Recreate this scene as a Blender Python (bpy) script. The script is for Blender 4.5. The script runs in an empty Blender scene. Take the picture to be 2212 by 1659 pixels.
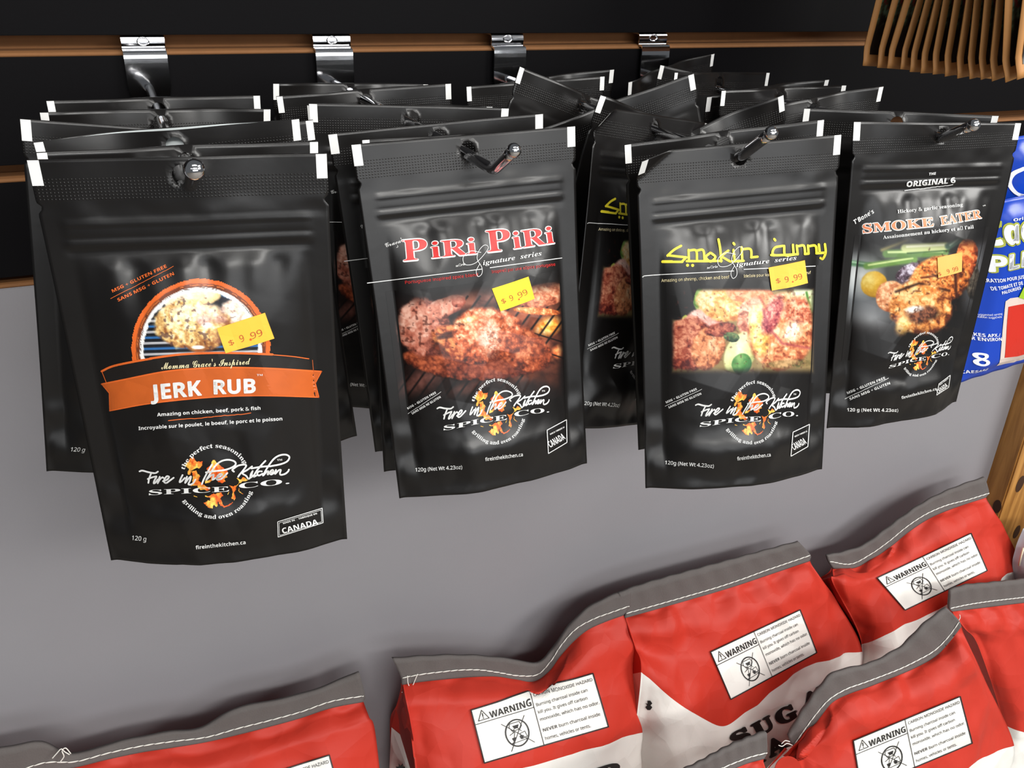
import bpy, bmesh, math, os
import numpy as np
from mathutils import Matrix, Vector

# ------------------------------------------------------------------ camera
W, H = 2212.0, 1659.0
CX, CY = W / 2, H / 2


def solve_cam(vv, vh):
    a = np.array(vv) - [CX, CY]
    b = np.array(vh) - [CX, CY]
    f = math.sqrt(-(a @ b))
    D = np.array([a[0], a[1], f]); D /= np.linalg.norm(D)
    X = np.array([b[0], b[1], f]); X /= np.linalg.norm(X)
    X -= D * (X @ D); X /= np.linalg.norm(X)
    Z = -D
    return f, np.stack([X, np.cross(Z, X), Z])


F, R = solve_cam((955, 4785), (5640, 50))      # vanishing points of the wall's verticals and grooves
C = np.array([0.0, -0.665, 0.0])
scene = bpy.context.scene
COL = scene.collection
cam = bpy.data.cameras.new('camera')
cam.sensor_width = 36
cam.lens = F / W * 36
cam.clip_start = 0.01
cam_ob = bpy.data.objects.new('camera', cam)
COL.objects.link(cam_ob)
M = np.eye(4); M[:3, 0] = R[:, 0]; M[:3, 1] = -R[:, 1]; M[:3, 2] = -R[:, 2]; M[:3, 3] = C
cam_ob.matrix_world = Matrix(M.tolist())
scene.camera = cam_ob

# ------------------------------------------------------------------ world, lights, exposure
world = bpy.data.worlds.new('world'); scene.world = world
world.use_nodes = True
world.node_tree.nodes['Background'].inputs[0].default_value = (0.9, 0.95, 1.0, 1)
world.node_tree.nodes['Background'].inputs[1].default_value = 0.13


def area(name, loc, aim, sx, sy, power, col=(1, 1, 1)):
    l = bpy.data.lights.new(name, 'AREA'); l.shape = 'RECTANGLE'; l.size = sx; l.size_y = sy
    l.energy = power; l.color = col
    o = bpy.data.objects.new(name, l); COL.objects.link(o)
    o.location = loc
    o.rotation_euler = (Vector(aim) - Vector(loc)).to_track_quat('-Z', 'Y').to_euler()
    return o


area('ceiling_light_far', (3.1, -2.9, 1.35), (0.45, 0, -0.4), 1.9, 0.9, 118, (1.0, 0.985, 0.95))
area('ceiling_light_right', (1.55, -1.0, 1.25), (0.75, 0, -0.5), 0.9, 0.3, 13, (1.0, 0.98, 0.95))
area('ceiling_light_over', (0.15, -1.35, 1.75), (0.2, -0.2, -0.2), 1.5, 0.35, 18, (1.0, 0.98, 0.95))
area('front_fill_light', (0.3, -4.2, 0.35), (0.3, 0, -0.2), 3.6, 1.0, 44, (0.96, 0.98, 1.0))  # broad fill added behind the camera to give the pouch film sheen
area('ceiling_light_aisle', (0.1, -3.2, 1.45), (0.2, 0, -0.3), 2.2, 0.3, 78, (1.0, 0.985, 0.95))
area('ceiling_light_left', (-1.9, -3.0, 1.4), (0.2, 0, -0.3), 1.2, 0.35, 4, (0.97, 0.98, 1.0))
scene.view_settings.view_transform = 'Standard'
scene.view_settings.look = 'None'
scene.view_settings.exposure = -0.22
scene.view_settings.gamma = 1.0
scene.view_settings.use_curve_mapping = False

# ------------------------------------------------------------------ maths helpers
K = 0.87                                         # size of a pouch, in units of 130 x 210 mm


def ray(p):
    p = np.asarray(p, float)
    v = np.stack([p[..., 0] - CX, p[..., 1] - CY, np.full(p.shape[:-1], F)], -1)
    return v @ R.T


def proj(P):
    v = (P - C) @ R
    return np.stack([v[..., 0] / v[..., 2] * F + CX, v[..., 1] / v[..., 2] * F + CY], -1)


def at(p, y):
    r = ray(p)
    y = np.asarray(y, float)
    return C + r * ((y - C[1]) / r[..., 1])[..., None]


def rot(r):
    r = np.asarray(r, float); t = np.linalg.norm(r)
    if t < 1e-9: return np.eye(3)
    k = r / t; Kx = np.array([[0, -k[2], k[1]], [k[2], 0, -k[0]], [-k[1], k[0], 0]])
    return np.eye(3) + math.sin(t) * Kx + (1 - math.cos(t)) * Kx @ Kx


def smooth(a, b, x):
    t = np.clip((x - a) / (b - a), 0, 1)
    return t * t * (3 - 2 * t)


def hsh(i, j, s):
    n = np.sin(i * 127.1 + j * 311.7 + s * 74.7) * 43758.5453
    return n - np.floor(n)


def vnoise(x, y, s=0):
    i, j = np.floor(x), np.floor(y); fx, fy = x - i, y - j
    fx = fx * fx * (3 - 2 * fx); fy = fy * fy * (3 - 2 * fy)
    return (hsh(i, j, s) * (1 - fx) + hsh(i + 1, j, s) * fx) * (1 - fy) + (hsh(i, j + 1, s) * (1 - fx) + hsh(i + 1, j + 1, s) * fx) * fy


def fbm(x, y, s=0, o=4):
    r = 0; a = 0.5
    for k in range(o):
        r = r + a * vnoise(x, y, s + k); x = x * 2.03; y = y * 2.03; a *= 0.5
    return r / (1 - 0.5 ** o)


def facet(x, y, s=0):
    """Piecewise-flat noise: creased paper or film."""
    sk = (x + y) * 0.3660254; i, j = np.floor(x + sk), np.floor(y + sk)
    t = (i + j) * 0.2113249; x0, y0 = x - i + t, y - j + t
    up = x0 > y0
    i1 = np.where(up, 1, 0); j1 = 1 - i1
    sx, sy = x + sk - i, y + sk - j
    a = np.where(up, 1 - sx, 1 - sy); c = np.where(up, sy, sx); b = 1 - a - c
    return a * hsh(i, j, s) + b * hsh(i + i1, j + j1, s) + c * hsh(i + 1, j + 1, s)


def catmull(pts, n=8):
    p = np.array(pts, float); p = np.vstack([2 * p[0] - p[1], p, 2 * p[-1] - p[-2]])
    out = []
    for i in range(1, len(p) - 2):
        t = np.linspace(0, 1, n, endpoint=False)[:, None]
        a, b, c, d = p[i - 1], p[i], p[i + 1], p[i + 2]
        out.append(0.5 * ((2 * b) + (c - a) * t + (2 * a - 5 * b + 4 * c - d) * t ** 2 + (-a + 3 * b - 3 * c + d) * t ** 3))
    out.append(p[-2][None])
    return np.vstack(out)


# ------------------------------------------------------------------ materials
def srgb(c):
    c = np.asarray(c, float)
    return np.where(c <= 0.04045, c / 12.92, ((c + 0.055) / 1.055) ** 2.4)


def rgb(r, g, b):
    return tuple(srgb(np.array([r, g, b]) / 255.0)) + (1,)


def mat(name, col, rough=0.5, metal=0.0, spec=0.5, noise=0.0, nscale=60, bump=0.0, bscale=200, grain=None, coat=0.0):
    m = bpy.data.materials.new(name); m.use_nodes = True
    nt = m.node_tree; b = nt.nodes['Principled BSDF']
    b.inputs['Base Color'].default_value = col
    b.inputs['Roughness'].default_value = rough
    b.inputs['Metallic'].default_value = metal
    b.inputs['Specular IOR Level'].default_value = spec
    if coat: b.inputs['Coat Weight'].default_value = coat; b.inputs['Coat Roughness'].default_value = 0.15
    tc = nt.nodes.new('ShaderNodeTexCoord')
    if noise or grain:
        n = nt.nodes.new('ShaderNodeTexNoise'); n.inputs['Scale'].default_value = nscale; n.inputs['Detail'].default_value = 6
        if grain:
            mp = nt.nodes.new('ShaderNodeMapping'); mp.inputs['Scale'].default_value = grain
            nt.links.new(tc.outputs['Object'], mp.inputs[0]); nt.links.new(mp.outputs[0], n.inputs['Vector'])
        else:
            nt.links.new(tc.outputs['Object'], n.inputs['Vector'])
        mx = nt.nodes.new('ShaderNodeMix'); mx.data_type = 'RGBA'
        c = np.array(col[:3])
        mx.inputs['A'].default_value = tuple(c * (1 - noise)) + (1,)
        mx.inputs['B'].default_value = tuple(np.clip(c * (1 + noise), 0, 1)) + (1,)
        nt.links.new(n.outputs['Fac'], mx.inputs['Factor']); nt.links.new(mx.outputs['Result'], b.inputs['Base Color'])
    if bump:
        n2 = nt.nodes.new('ShaderNodeTexNoise'); n2.inputs['Scale'].default_value = bscale; n2.inputs['Detail'].default_value = 4
        nt.links.new(tc.outputs['Object'], n2.inputs['Vector'])
        bp = nt.nodes.new('ShaderNodeBump'); bp.inputs['Strength'].default_value = bump; bp.inputs['Distance'].default_value = 0.001
        nt.links.new(n2.outputs['Fac'], bp.inputs['Height']); nt.links.new(bp.outputs[0], b.inputs['Normal'])
    return m


def film_mat(name, dots=True):
    """Satin black pouch film; an embossed dot band runs across the top flap."""
    m = mat(name, (0.006, 0.0052, 0.005, 1), 0.36, spec=0.5)
    nt = m.node_tree; b = nt.nodes['Principled BSDF']
    tc = nt.nodes.new('ShaderNodeTexCoord')
    sx = nt.nodes.new('ShaderNodeSeparateXYZ'); nt.links.new(tc.outputs['Object'], sx.inputs[0])

    def mth(op, a, bb=None):
        n = nt.nodes.new('ShaderNodeMath'); n.operation = op
        for i, v in enumerate((a, bb)):
            if v is None: continue
            if isinstance(v, (int, float)): n.inputs[i].default_value = v
            else: nt.links.new(v, n.inputs[i])
        return n.outputs[0]
    X, Zc = sx.outputs['X'], sx.outputs['Z']
    k = 2 * math.pi / 0.00145
    dx = mth('MAXIMUM', mth('SINE', mth('MULTIPLY', X, k)), 0.0); dz = mth('MAXIMUM', mth('SINE', mth('MULTIPLY', Zc, k * 1.1)), 0.0)
    d = mth('MULTIPLY', dx, dz)
    band = mth('MULTIPLY', mth('LESS_THAN', Zc, -0.0085 * K), mth('GREATER_THAN', Zc, -0.0185 * K))
    d = mth('MULTIPLY', d, band)
    n2 = nt.nodes.new('ShaderNodeTexNoise'); n2.inputs['Scale'].default_value = 90; n2.inputs['Detail'].default_value = 5
    nt.links.new(tc.outputs['Object'], n2.inputs['Vector'])
    hgt = mth('ADD', mth('MULTIPLY', d, 0.55 if dots else 0.0), mth('MULTIPLY', n2.outputs['Fac'], 0.30))
    bp = nt.nodes.new('ShaderNodeBump'); bp.inputs['Strength'].default_value = 0.7; bp.inputs['Distance'].default_value = 0.0004
    nt.links.new(hgt, bp.inputs['Height']); nt.links.new(bp.outputs[0], b.inputs['Normal'])
    rn = nt.nodes.new('ShaderNodeTexNoise'); rn.inputs['Scale'].default_value = 35
    nt.links.new(tc.outputs['Object'], rn.inputs['Vector'])
    mr = nt.nodes.new('ShaderNodeMapRange'); mr.inputs['To Min'].default_value = 0.26; mr.inputs['To Max'].default_value = 0.38
    nt.links.new(rn.outputs['Fac'], mr.inputs['Value']); nt.links.new(mr.outputs[0], b.inputs['Roughness'])
    return m


def vcol_mat(name, rough=0.42):
    m = mat(name, (1, 1, 1, 1), rough)
    nt = m.node_tree; a = nt.nodes.new('ShaderNodeAttribute'); a.attribute_name = 'Col'
    nt.links.new(a.outputs['Color'], nt.nodes['Principled BSDF'].inputs['Base Color'])
    return m


MT = {}
MT['film'] = film_mat('black_pouch_film')
MT['foil'] = mat('silver_foil_lining', rgb(205, 212, 212), 0.4, metal=0.3)
MT['white'] = mat('white_print', rgb(232, 232, 230), 0.45)
MT['tab'] = mat('white_corner_print', rgb(238, 238, 236), 0.5)
MT['red'] = mat('red_print', rgb(214, 34, 30), 0.42)
MT['orange'] = mat('orange_print', rgb(226, 104, 40), 0.42)
MT['ribbon'] = mat('ribbon_print', rgb(196, 92, 32), 0.42, noise=0.12, nscale=160)
MT['ribdark'] = mat('black_print', rgb(24, 20, 18), 0.42)
MT['cream'] = mat('cream_print', rgb(240, 226, 180), 0.45)
MT['yellow'] = mat('yellow_print', rgb(240, 222, 50), 0.42)
MT['peach'] = mat('peach_print', rgb(232, 132, 84), 0.42)
MT['sticker'] = mat('sticker_paper', rgb(252, 190, 58), 0.6)
MT['sticker_y'] = mat('sticker_paper_yellow', rgb(248, 216, 40), 0.6)
MT['sticker_o'] = mat('sticker_paper_orange', rgb(250, 178, 88), 0.6)
MT['ink'] = mat('price_ink', rgb(176, 74, 28), 0.6)
MT['ink_dot'] = mat('price_dot_ink', rgb(226, 90, 20), 0.6)
MT['picture'] = vcol_mat('food_picture_print', 0.36)
MT['flame'] = vcol_mat('flame_print', 0.42)
MT['chrome'] = mat('chrome', (0.82, 0.82, 0.84, 1), 0.09, metal=1.0, bump=0.08, bscale=40)
MT['laminate'] = mat('black_slat_laminate', rgb(8, 7, 9), 0.55, spec=0.08, bump=0.05, bscale=500)
MT['mdf'] = mat('brown_fibreboard', rgb(122, 80, 42), 0.8, noise=0.12, nscale=120)
MT['panel'] = mat('grey_panel_paint', rgb(140, 138, 142), 0.38, spec=0.4, noise=0.02, nscale=30, bump=0.06, bscale=420)
MT['redpaper'] = mat('red_kraft_paper', rgb(190, 50, 35), 0.55, spec=0.3, noise=0.06, nscale=25, bump=0.18, bscale=120)
MT['whitepaper'] = mat('white_kraft_paper', rgb(232, 230, 224), 0.65, spec=0.3, noise=0.02, nscale=20, bump=0.18, bscale=120)
MT['tape'] = mat('grey_crepe_tape', rgb(92, 86, 84), 0.8, noise=0.08, nscale=200, bump=0.3, bscale=700)
MT['thread'] = mat('white_thread', rgb(236, 234, 226), 0.8)
MT['labelw'] = mat('white_label_print', rgb(240, 238, 232), 0.55)
MT['blackink'] = mat('black_ink_print', rgb(26, 24, 24), 0.55)
MT['greyink'] = mat('fine_ink_print', rgb(70, 68, 68), 0.55)
MT['kraft'] = mat('brown_kraft_paper', rgb(186, 130, 72), 0.6, noise=0.1, nscale=80)
MT['kraftpic'] = vcol_mat('kraft_sachet_picture', 0.4)
MT['blue'] = mat('blue_packet_film', rgb(12, 62, 176), 0.3)
MT['lime'] = mat('lime_print', rgb(170, 176, 70), 0.4)
MT['whiteink'] = mat('packet_white_print', rgb(238, 240, 246), 0.4)


def crumple(m, scale=14, dist=0.009, strength=0.6):
    nt = m.node_tree; b = nt.nodes['Principled BSDF']
    old = b.inputs['Normal'].links[0].from_socket if b.inputs['Normal'].links else None
    tc = nt.nodes.new('ShaderNodeTexCoord'); h = None
    for sc in (scale, scale * 2.3):
        v = nt.nodes.new('ShaderNodeTexVoronoi'); v.inputs['Scale'].default_value = sc
        nt.links.new(tc.outputs['Object'], v.inputs['Vector'])
        if h is None: h = v.outputs['Distance']
        else:
            a = nt.nodes.new('ShaderNodeMath'); a.operation = 'MULTIPLY_ADD'; a.inputs[1].default_value = 0.45
            nt.links.new(v.outputs['Distance'], a.inputs[0]); nt.links.new(h, a.inputs[2]); h = a.outputs[0]
    bp = nt.nodes.new('ShaderNodeBump'); bp.inputs['Strength'].default_value = strength; bp.inputs['Distance'].default_value = dist
    nt.links.new(h, bp.inputs['Height'])
    if old: nt.links.new(old, bp.inputs['Normal'])
    nt.links.new(bp.outputs[0], b.inputs['Normal'])


crumple(MT['redpaper']); crumple(MT['whitepaper']); crumple(MT['labelw'])


def pine_mat():
    m = bpy.data.materials.new('knotty_pine'); m.use_nodes = True
    nt = m.node_tree; b = nt.nodes['Principled BSDF']; b.inputs['Roughness'].default_value = 0.42
    tc = nt.nodes.new('ShaderNodeTexCoord')
    mp = nt.nodes.new('ShaderNodeMapping'); mp.inputs['Scale'].default_value = (28, 28, 2.2)
    nt.links.new(tc.outputs['Object'], mp.inputs[0])
    n = nt.nodes.new('ShaderNodeTexNoise'); n.inputs['Scale'].default_value = 2.5; n.inputs['Detail'].default_value = 7; n.inputs['Distortion'].default_value = 1.2
    nt.links.new(mp.outputs[0], n.inputs['Vector'])
    cr = nt.nodes.new('ShaderNodeValToRGB')
    cr.color_ramp.elements[0].position = 0.3; cr.color_ramp.elements[0].color = rgb(134, 86, 34)
    cr.color_ramp.elements[1].position = 0.72; cr.color_ramp.elements[1].color = rgb(196, 142, 74)
    nt.links.new(n.outputs['Fac'], cr.inputs[0]); nt.links.new(cr.outputs[0], b.inputs['Base Color'])
    return m


MT['pine'] = pine_mat()
MT['knot'] = mat('dark_knot', rgb(62, 36, 18), 0.5, noise=0.3, nscale=150)


# ------------------------------------------------------------------ mesh helpers
def link(name, me, parent=None, **props):
    o = bpy.data.objects.new(name, me); COL.objects.link(o)
    if parent is not None: o.parent = parent
    for k, v in props.items(): o[k] = v
    return o


def mk_mesh(name, verts, faces, mats, midx=None, cols=None, smooth_=True):
    me = bpy.data.meshes.new(name)
    me.from_pydata(np.asarray(verts, float).tolist(), [], [tuple(int(i) for i in f) for f in faces])
    for m in (mats if isinstance(mats, (list, tuple)) else [mats]): me.materials.append(m)
    if midx is not None: me.polygons.foreach_set('material_index', np.asarray(midx, dtype=np.int32))
    if smooth_: me.polygons.foreach_set('use_smooth', np.ones(len(me.polygons), bool))
    if cols is not None:
        a = me.color_attributes.new('Col', 'FLOAT_COLOR', 'POINT')
        cc = np.ones((len(verts), 4)); cc[:, :3] = cols
        a.data.foreach_set('color', cc.ravel())
    me.update()
    return me


def grid_faces(nu, nv, off=0):
    i, j = np.meshgrid(np.arange(nu - 1), np.arange(nv - 1), indexing='ij')
    a = (i * nv + j).ravel() + off
    return np.stack([a, a + 1, a + nv + 1, a + nv], -1)


def box_mesh(name, x0, x1, y0, y1, z0, z1, m, bevel=0.0):
    bm = bmesh.new()
    bmesh.ops.create_cube(bm, size=1)
    for v in bm.verts:
        v.co = ((x0 + x1) / 2 + v.co.x * (x1 - x0), (y0 + y1) / 2 + v.co.y * (y1 - y0), (z0 + z1) / 2 + v.co.z * (z1 - z0))
    if bevel: bmesh.ops.bevel(bm, geom=bm.edges[:], offset=bevel, segments=2, affect='EDGES')
    me = bpy.data.meshes.new(name); bm.to_mesh(me); bm.free(); me.materials.append(m)
    return me


def tube(path, radii, n=14, cap=True):
    path = np.asarray(path, float); m = len(path)
    if np.isscalar(radii): radii = np.full(m, radii)
    t = np.gradient(path, axis=0); t /= np.linalg.norm(t, axis=1)[:, None] + 1e-12
    up = np.array([0.3, 0.2, 1.0]); V = []
    for k in range(m):
        a = np.cross(t[k], up); a /= np.linalg.norm(a) + 1e-12; b = np.cross(t[k], a)
        an = np.linspace(0, 2 * math.pi, n, endpoint=False)
        V.append(path[k] + radii[k] * (np.cos(an)[:, None] * a + np.sin(an)[:, None] * b))
    V = np.vstack(V); Fc = []
    for k in range(m - 1):
        for i in range(n):
            Fc.append((k * n + i, k * n + (i + 1) % n, (k + 1) * n + (i + 1) % n, (k + 1) * n + i))
    if cap: Fc.append(tuple(range(n))[::-1]); Fc.append(tuple((m - 1) * n + i for i in range(n)))
    return V, Fc


def merge(parts):
    V, Fc, o = [], [], 0
    for v, f in parts:
        v = np.asarray(v, float); V.append(v)
        Fc += [tuple(int(i) + o for i in q) for q in f]; o += len(v)
    return (np.vstack(V), Fc) if V else (np.zeros((0, 3)), [])


# ------------------------------------------------------------------ lettering
FONTS = {}
try:
    fd = os.path.join(bpy.utils.system_resource('DATAFILES'), 'fonts')
    FONTS['math'] = bpy.data.fonts.load(os.path.join(fd, 'NotoSansMath-Regular.woff2'))
except Exception:
    FONTS['math'] = None
STY = {'serif': (0x1D400, 0x1D41A, 0x1D7CE), 'ital': (0x1D434, 0x1D44E, None), 'serifi': (0x1D468, 0x1D482, 0x1D7CE),
       'script': (0x1D4D0, 0x1D4EA, None), 'sans': (0x1D5D4, 0x1D5EE, 0x1D7EC), 'sansi': (0x1D63C, 0x1D656, 0x1D7EC), 'plain': None}
_tc = {}


def text2d(s, style, off=0.0):
    key = (s, style, off)
    if key in _tc: return _tc[key]
    for a, b in (('é', 'e\u0301'), ('É', 'E\u0301'), ('à', 'a\u0300'), ('ç', 'c\u0327'), ('œ', 'oe')): s = s.replace(a, b)
    st = STY[style]
    if st:
        o = ''
        for c in s:
            if 'A' <= c <= 'Z': o += chr(st[0] + ord(c) - 65)
            elif 'a' <= c <= 'z':
                o += '\u210E' if (style == 'ital' and c == 'h') else chr(st[1] + ord(c) - 97)
            elif c.isdigit() and st[2]: o += chr(st[2] + ord(c) - 48)
            else: o += c
        s = o
    c = bpy.data.curves.new('t', 'FONT'); c.body = s; c.resolution_u = 3
    if FONTS['math']: c.font = FONTS['math']
    ob = bpy.data.objects.new('t', c); COL.objects.link(ob)
    me = bpy.data.meshes.new_from_object(ob.evaluated_get(bpy.context.evaluated_depsgraph_get()))
    V = np.array([v.co[:2] for v in me.vertices]) if len(me.vertices) else np.zeros((0, 2))
    Fc = [tuple(p.vertices) for p in me.polygons]
    bpy.data.objects.remove(ob); bpy.data.curves.remove(c); bpy.data.meshes.remove(me)
    if off > 0 and len(V):                       # bolder: the same glyphs laid over one another, slightly shifted
        n0 = len(V); k_ = 8 if off > 0.02 else 4; VV, FF = [V], list(Fc)
        for i in range(k_):
            a = 2 * math.pi * i / k_; VV.append(V + off * np.array([math.cos(a), math.sin(a)]))
            FF += [tuple(j + n0 * (i + 1) for j in f) for f in Fc]
        V, Fc = np.vstack(VV), FF
    _tc[key] = (V, Fc)
    return _tc[key]


def refine(V, Fc, maxlen):
    """Split long edges of a 2-D mesh so that it can be draped over a curved surface."""
    bm = bmesh.new()
    vs = [bm.verts.new((v[0], v[1], 0)) for v in V]
    for f in Fc:
        try: bm.faces.new([vs[i] for i in f])
        except ValueError: pass
    bmesh.ops.triangulate(bm, faces=bm.faces[:])
    for _ in range(7):
        e = [e for e in bm.edges if e.calc_length() > maxlen]
        if not e: break
        bmesh.ops.subdivide_edges(bm, edges=e, cuts=1)
        bmesh.ops.triangulate(bm, faces=[f for f in bm.faces if len(f.verts) > 3])
    bm.verts.index_update()
    V2 = np.array([v.co[:2] for v in bm.verts]); F2 = [tuple(v.index for v in f.verts) for f in bm.faces]
    bm.free()
    return V2, F2


def text_px(s, style, P0, P1, h, off=0.0, shear=0.0, maxlen=10, ybend=0.0):
    """Text whose baseline runs P0->P1 and whose capitals are h tall, in photograph pixels."""
    V, Fc = text2d(s, style, off)
    if len(V) == 0: return V, Fc
    P0, P1 = np.array(P0, float), np.array(P1, float)
    x0, x1 = V[:, 0].min(), V[:, 0].max()
    a = (V[:, 0] - x0) / (x1 - x0); b = V[:, 1] / 0.714
    d = P1 - P0; L = np.linalg.norm(d); e = d / L; n = np.array([e[1], -e[0]])
    out = P0 + a[:, None] * d + b[:, None] * h * (n + shear * e) + (ybend * (a * (1 - a) * 4))[:, None] * n
    return refine(out, Fc, maxlen)


def text_arc(s, style, cen, r, a0, a1, h, top=True):
    V, Fc = text2d(s, style)
    x0, x1 = V[:, 0].min(), V[:, 0].max()
    t = (V[:, 0] - x0) / (x1 - x0); b = V[:, 1] / 0.714 * h
    an = np.radians(a0 + (a1 - a0) * t); rr = r + b if top else r - b
    return np.stack([cen[0] + rr * np.cos(an), cen[1] - rr * np.sin(an)], -1), Fc


def stroke(pts, w, smooth_=True, closed=False):
    p = catmull(pts, 6) if smooth_ and len(pts) > 2 else np.array(pts, float)
    V, Fc = [], []
    for a, b in zip(p[:-1], p[1:]):
        d = b - a; L = np.linalg.norm(d)
        if L < 1e-9: continue
        n = np.array([-d[1], d[0]]) / L * w / 2; o = len(V)
        V += [a + n, b + n, b - n, a - n]; Fc.append((o, o + 1, o + 2, o + 3))
    for q in p:
        o = len(V)
        V += [q + w / 2 * np.array([math.cos(k * math.pi / 4), math.sin(k * math.pi / 4)]) for k in range(8)]
        Fc.append(tuple(range(o, o + 8)))
    return np.array(V), Fc


def poly(pts):
    return np.array(pts, float), [tuple(range(len(pts)))]


def merge2(parts):
    V, Fc, o = [], [], 0
    for v, f in parts:
        if len(v) == 0: continue
        V.append(np.asarray(v)[:, :2]); Fc += [tuple(i + o for i in q) for q in f]; o += len(v)
    return np.vstack(V), Fc


# ------------------------------------------------------------------ pouch surface (art space: mm, x right, z down from 0 to -210)
class Pouch:
    def __init__(s, pose, corners=None, seed=0, amp=1.0, fold=0, puff=1.0, mouth=0.0):
        s.puff = puff; s.mouth = mouth
        s.m = rot(pose[:3]); s.t = np.array(pose[3:6]); s.seed = seed; s.amp = amp; s.fold = fold
        s.cor = None
        if corners is not None:
            base = np.array([[-65.5, 0, 0], [65.5, 0, 0], [62.3, 0, -210], [-62.3, 0, -210]])
            r = ray(np.array(corners, float)); n = s.m[:, 1]
            k = ((s.t - C) @ n) / (r @ n); P = C + r * k[:, None]
            L = (P - s.t) @ s.m * 1000 / K
            s.cor = L - base; s.cor[2:, 0] += 0; s.cor[2:, 2] = np.clip(s.cor[2:, 2], -6, 8)

    def film(s, x, z, back=False):
        t = -z; sd = s.seed
        hw = 53.0 - 1.5 * smooth(150, 200, t)
        side = np.clip(1 - (np.abs(x) / hw) ** 2.6, 0, 1) ** 0.75
        ramp = np.where(t > 44, 1 - np.exp(-(np.maximum(t - 44, 0)) / 27), 0)
        if back:
            gap = s.mouth * np.sin(math.pi * np.clip((x + 65.5) / 131, 0, 1)) ** 2 * np.exp(-t / 9)
            return -(0.35 + s.puff * 7 * side * ramp * (1 - smooth(188, 208, t)) + gap)
        wide = np.clip(1 - (np.abs(x) / 63) ** 2.2, 0, 1)
        h = s.puff * (13.0 * side * ramp * (1 - smooth(178, 206, t)) + 12.0 * wide * smooth(165, 208, t))
        # pleats fanning down from the top of the filled body
        pl = np.cos(x * 0.19 + sd * 1.7) * 0.55 + np.cos(x * 0.37 + sd) * 0.35
        h = h + 2.0 * pl * side * smooth(44, 52, t) * np.exp(-np.maximum(t - 50, 0) / 16)
        # zip closure: two pressed ridges
        zw = smooth(58, 54, np.abs(x))
        for zc, a in ((29.5, 0.9), (33.5, 0.55), (38.5, 0.9), (42.5, -0.5)):
            h = h + a * np.exp(-((t - zc) / 1.25) ** 2) * zw
        # soft creases of the film
        h = h + 4.6 * (facet(x / 34 + sd * 3.1, z / 46 + sd, sd) - 0.5) * side * ramp
        h = h + 1.7 * (facet(x / 13 + sd, z / 17 + sd * 2.2, sd + 5) - 0.5) * side * ramp
        h = h + 0.9 * (vnoise(x / 12, z / 9, sd + 9) - 0.5) * smooth(16, 24, t) * smooth(30, 26, t)
        # the side seal is crimped a little at the bottom corners
        h = h + 0.8 * np.sin(z * 0.25) * smooth(150, 175, t) * smooth(40, 60, np.abs(x)) * smooth(66, 60, np.abs(x))
        return h + 0.35

    def wave(s, x, z):
        t = -z
        a = s.amp
        w = a * (1.6 * np.sin(x * 0.045 + s.seed * 2.1) + 0.9 * np.sin(x * 0.105 + s.seed)) * np.exp(-t / 34)
        w = w + 0.7 * a * np.sin(x * 0.03 + t * 0.02 + s.seed) * smooth(0, 60, t)
        if s.fold:                                   # dog-eared upper left corner
            q = np.maximum(0, -(x + 65.5) * 0.55 + (z + 20) * 0.85 - 4)
            w = w + q * 0.9
        return w

    def local(s, x, z, off=0.0, back=False):
        x = np.asarray(x, float); z = np.asarray(z, float)
        h = s.film(x, z, back) + s.wave(x, z) + off
        tt = -z / 210
        xx = x * (1 - 0.049 * tt - 0.012 * np.sin(math.pi * np.clip(tt, 0, 1)))
        zz = z.copy() if hasattr(z, 'copy') else z
        if s.fold:
            q = np.maximum(0, -(x + 65.5) * 0.55 + (z + 20) * 0.85 - 4)
            zz = zz - q * 0.35; xx = xx - q * 0.05
        if s.cor is not None:
            u = (x + 65.5) / 131; c = s.cor
            d = ((1 - u) * (1 - tt))[..., None] * c[0] + (u * (1 - tt))[..., None] * c[1] + (u * tt)[..., None] * c[2] + ((1 - u) * tt)[..., None] * c[3]
            xx = xx + d[..., 0]; zz = zz + d[..., 2]
        return np.stack([xx, -h, zz], -1) * 0.001 * K

    def world(s, x, z, off=0.0):
        return s.local(x, z, off) @ s.m.T + s.t

    def px2mm(s, P):
        P = np.asarray(P, float)
        x = np.zeros(len(P)); z = np.full(len(P), -105.0); e = 0.3
        for it in range(14):
            p = proj(s.world(x, z)); px = proj(s.world(x + e, z)); pz = proj(s.world(x, z + e))
            a = (px - p) / e; b = (pz - p) / e; d = P - p
            det = a[:, 0] * b[:, 1] - a[:, 1] * b[:, 0]; det = np.where(np.abs(det) < 0.3, 0.3 * np.sign(det + 1e-9), det)
            dx = (d[:, 0] * b[:, 1] - d[:, 1] * b[:, 0]) / det; dz = (a[:, 0] * d[:, 1] - a[:, 1] * d[:, 0]) / det
            k = 1.0 if it < 6 else 0.6
            x = np.clip(x + k * np.clip(dx, -40, 40), -68, 68); z = np.clip(z + k * np.clip(dz, -40, 40), -212, 2)
        return np.stack([x, z], -1)


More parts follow.
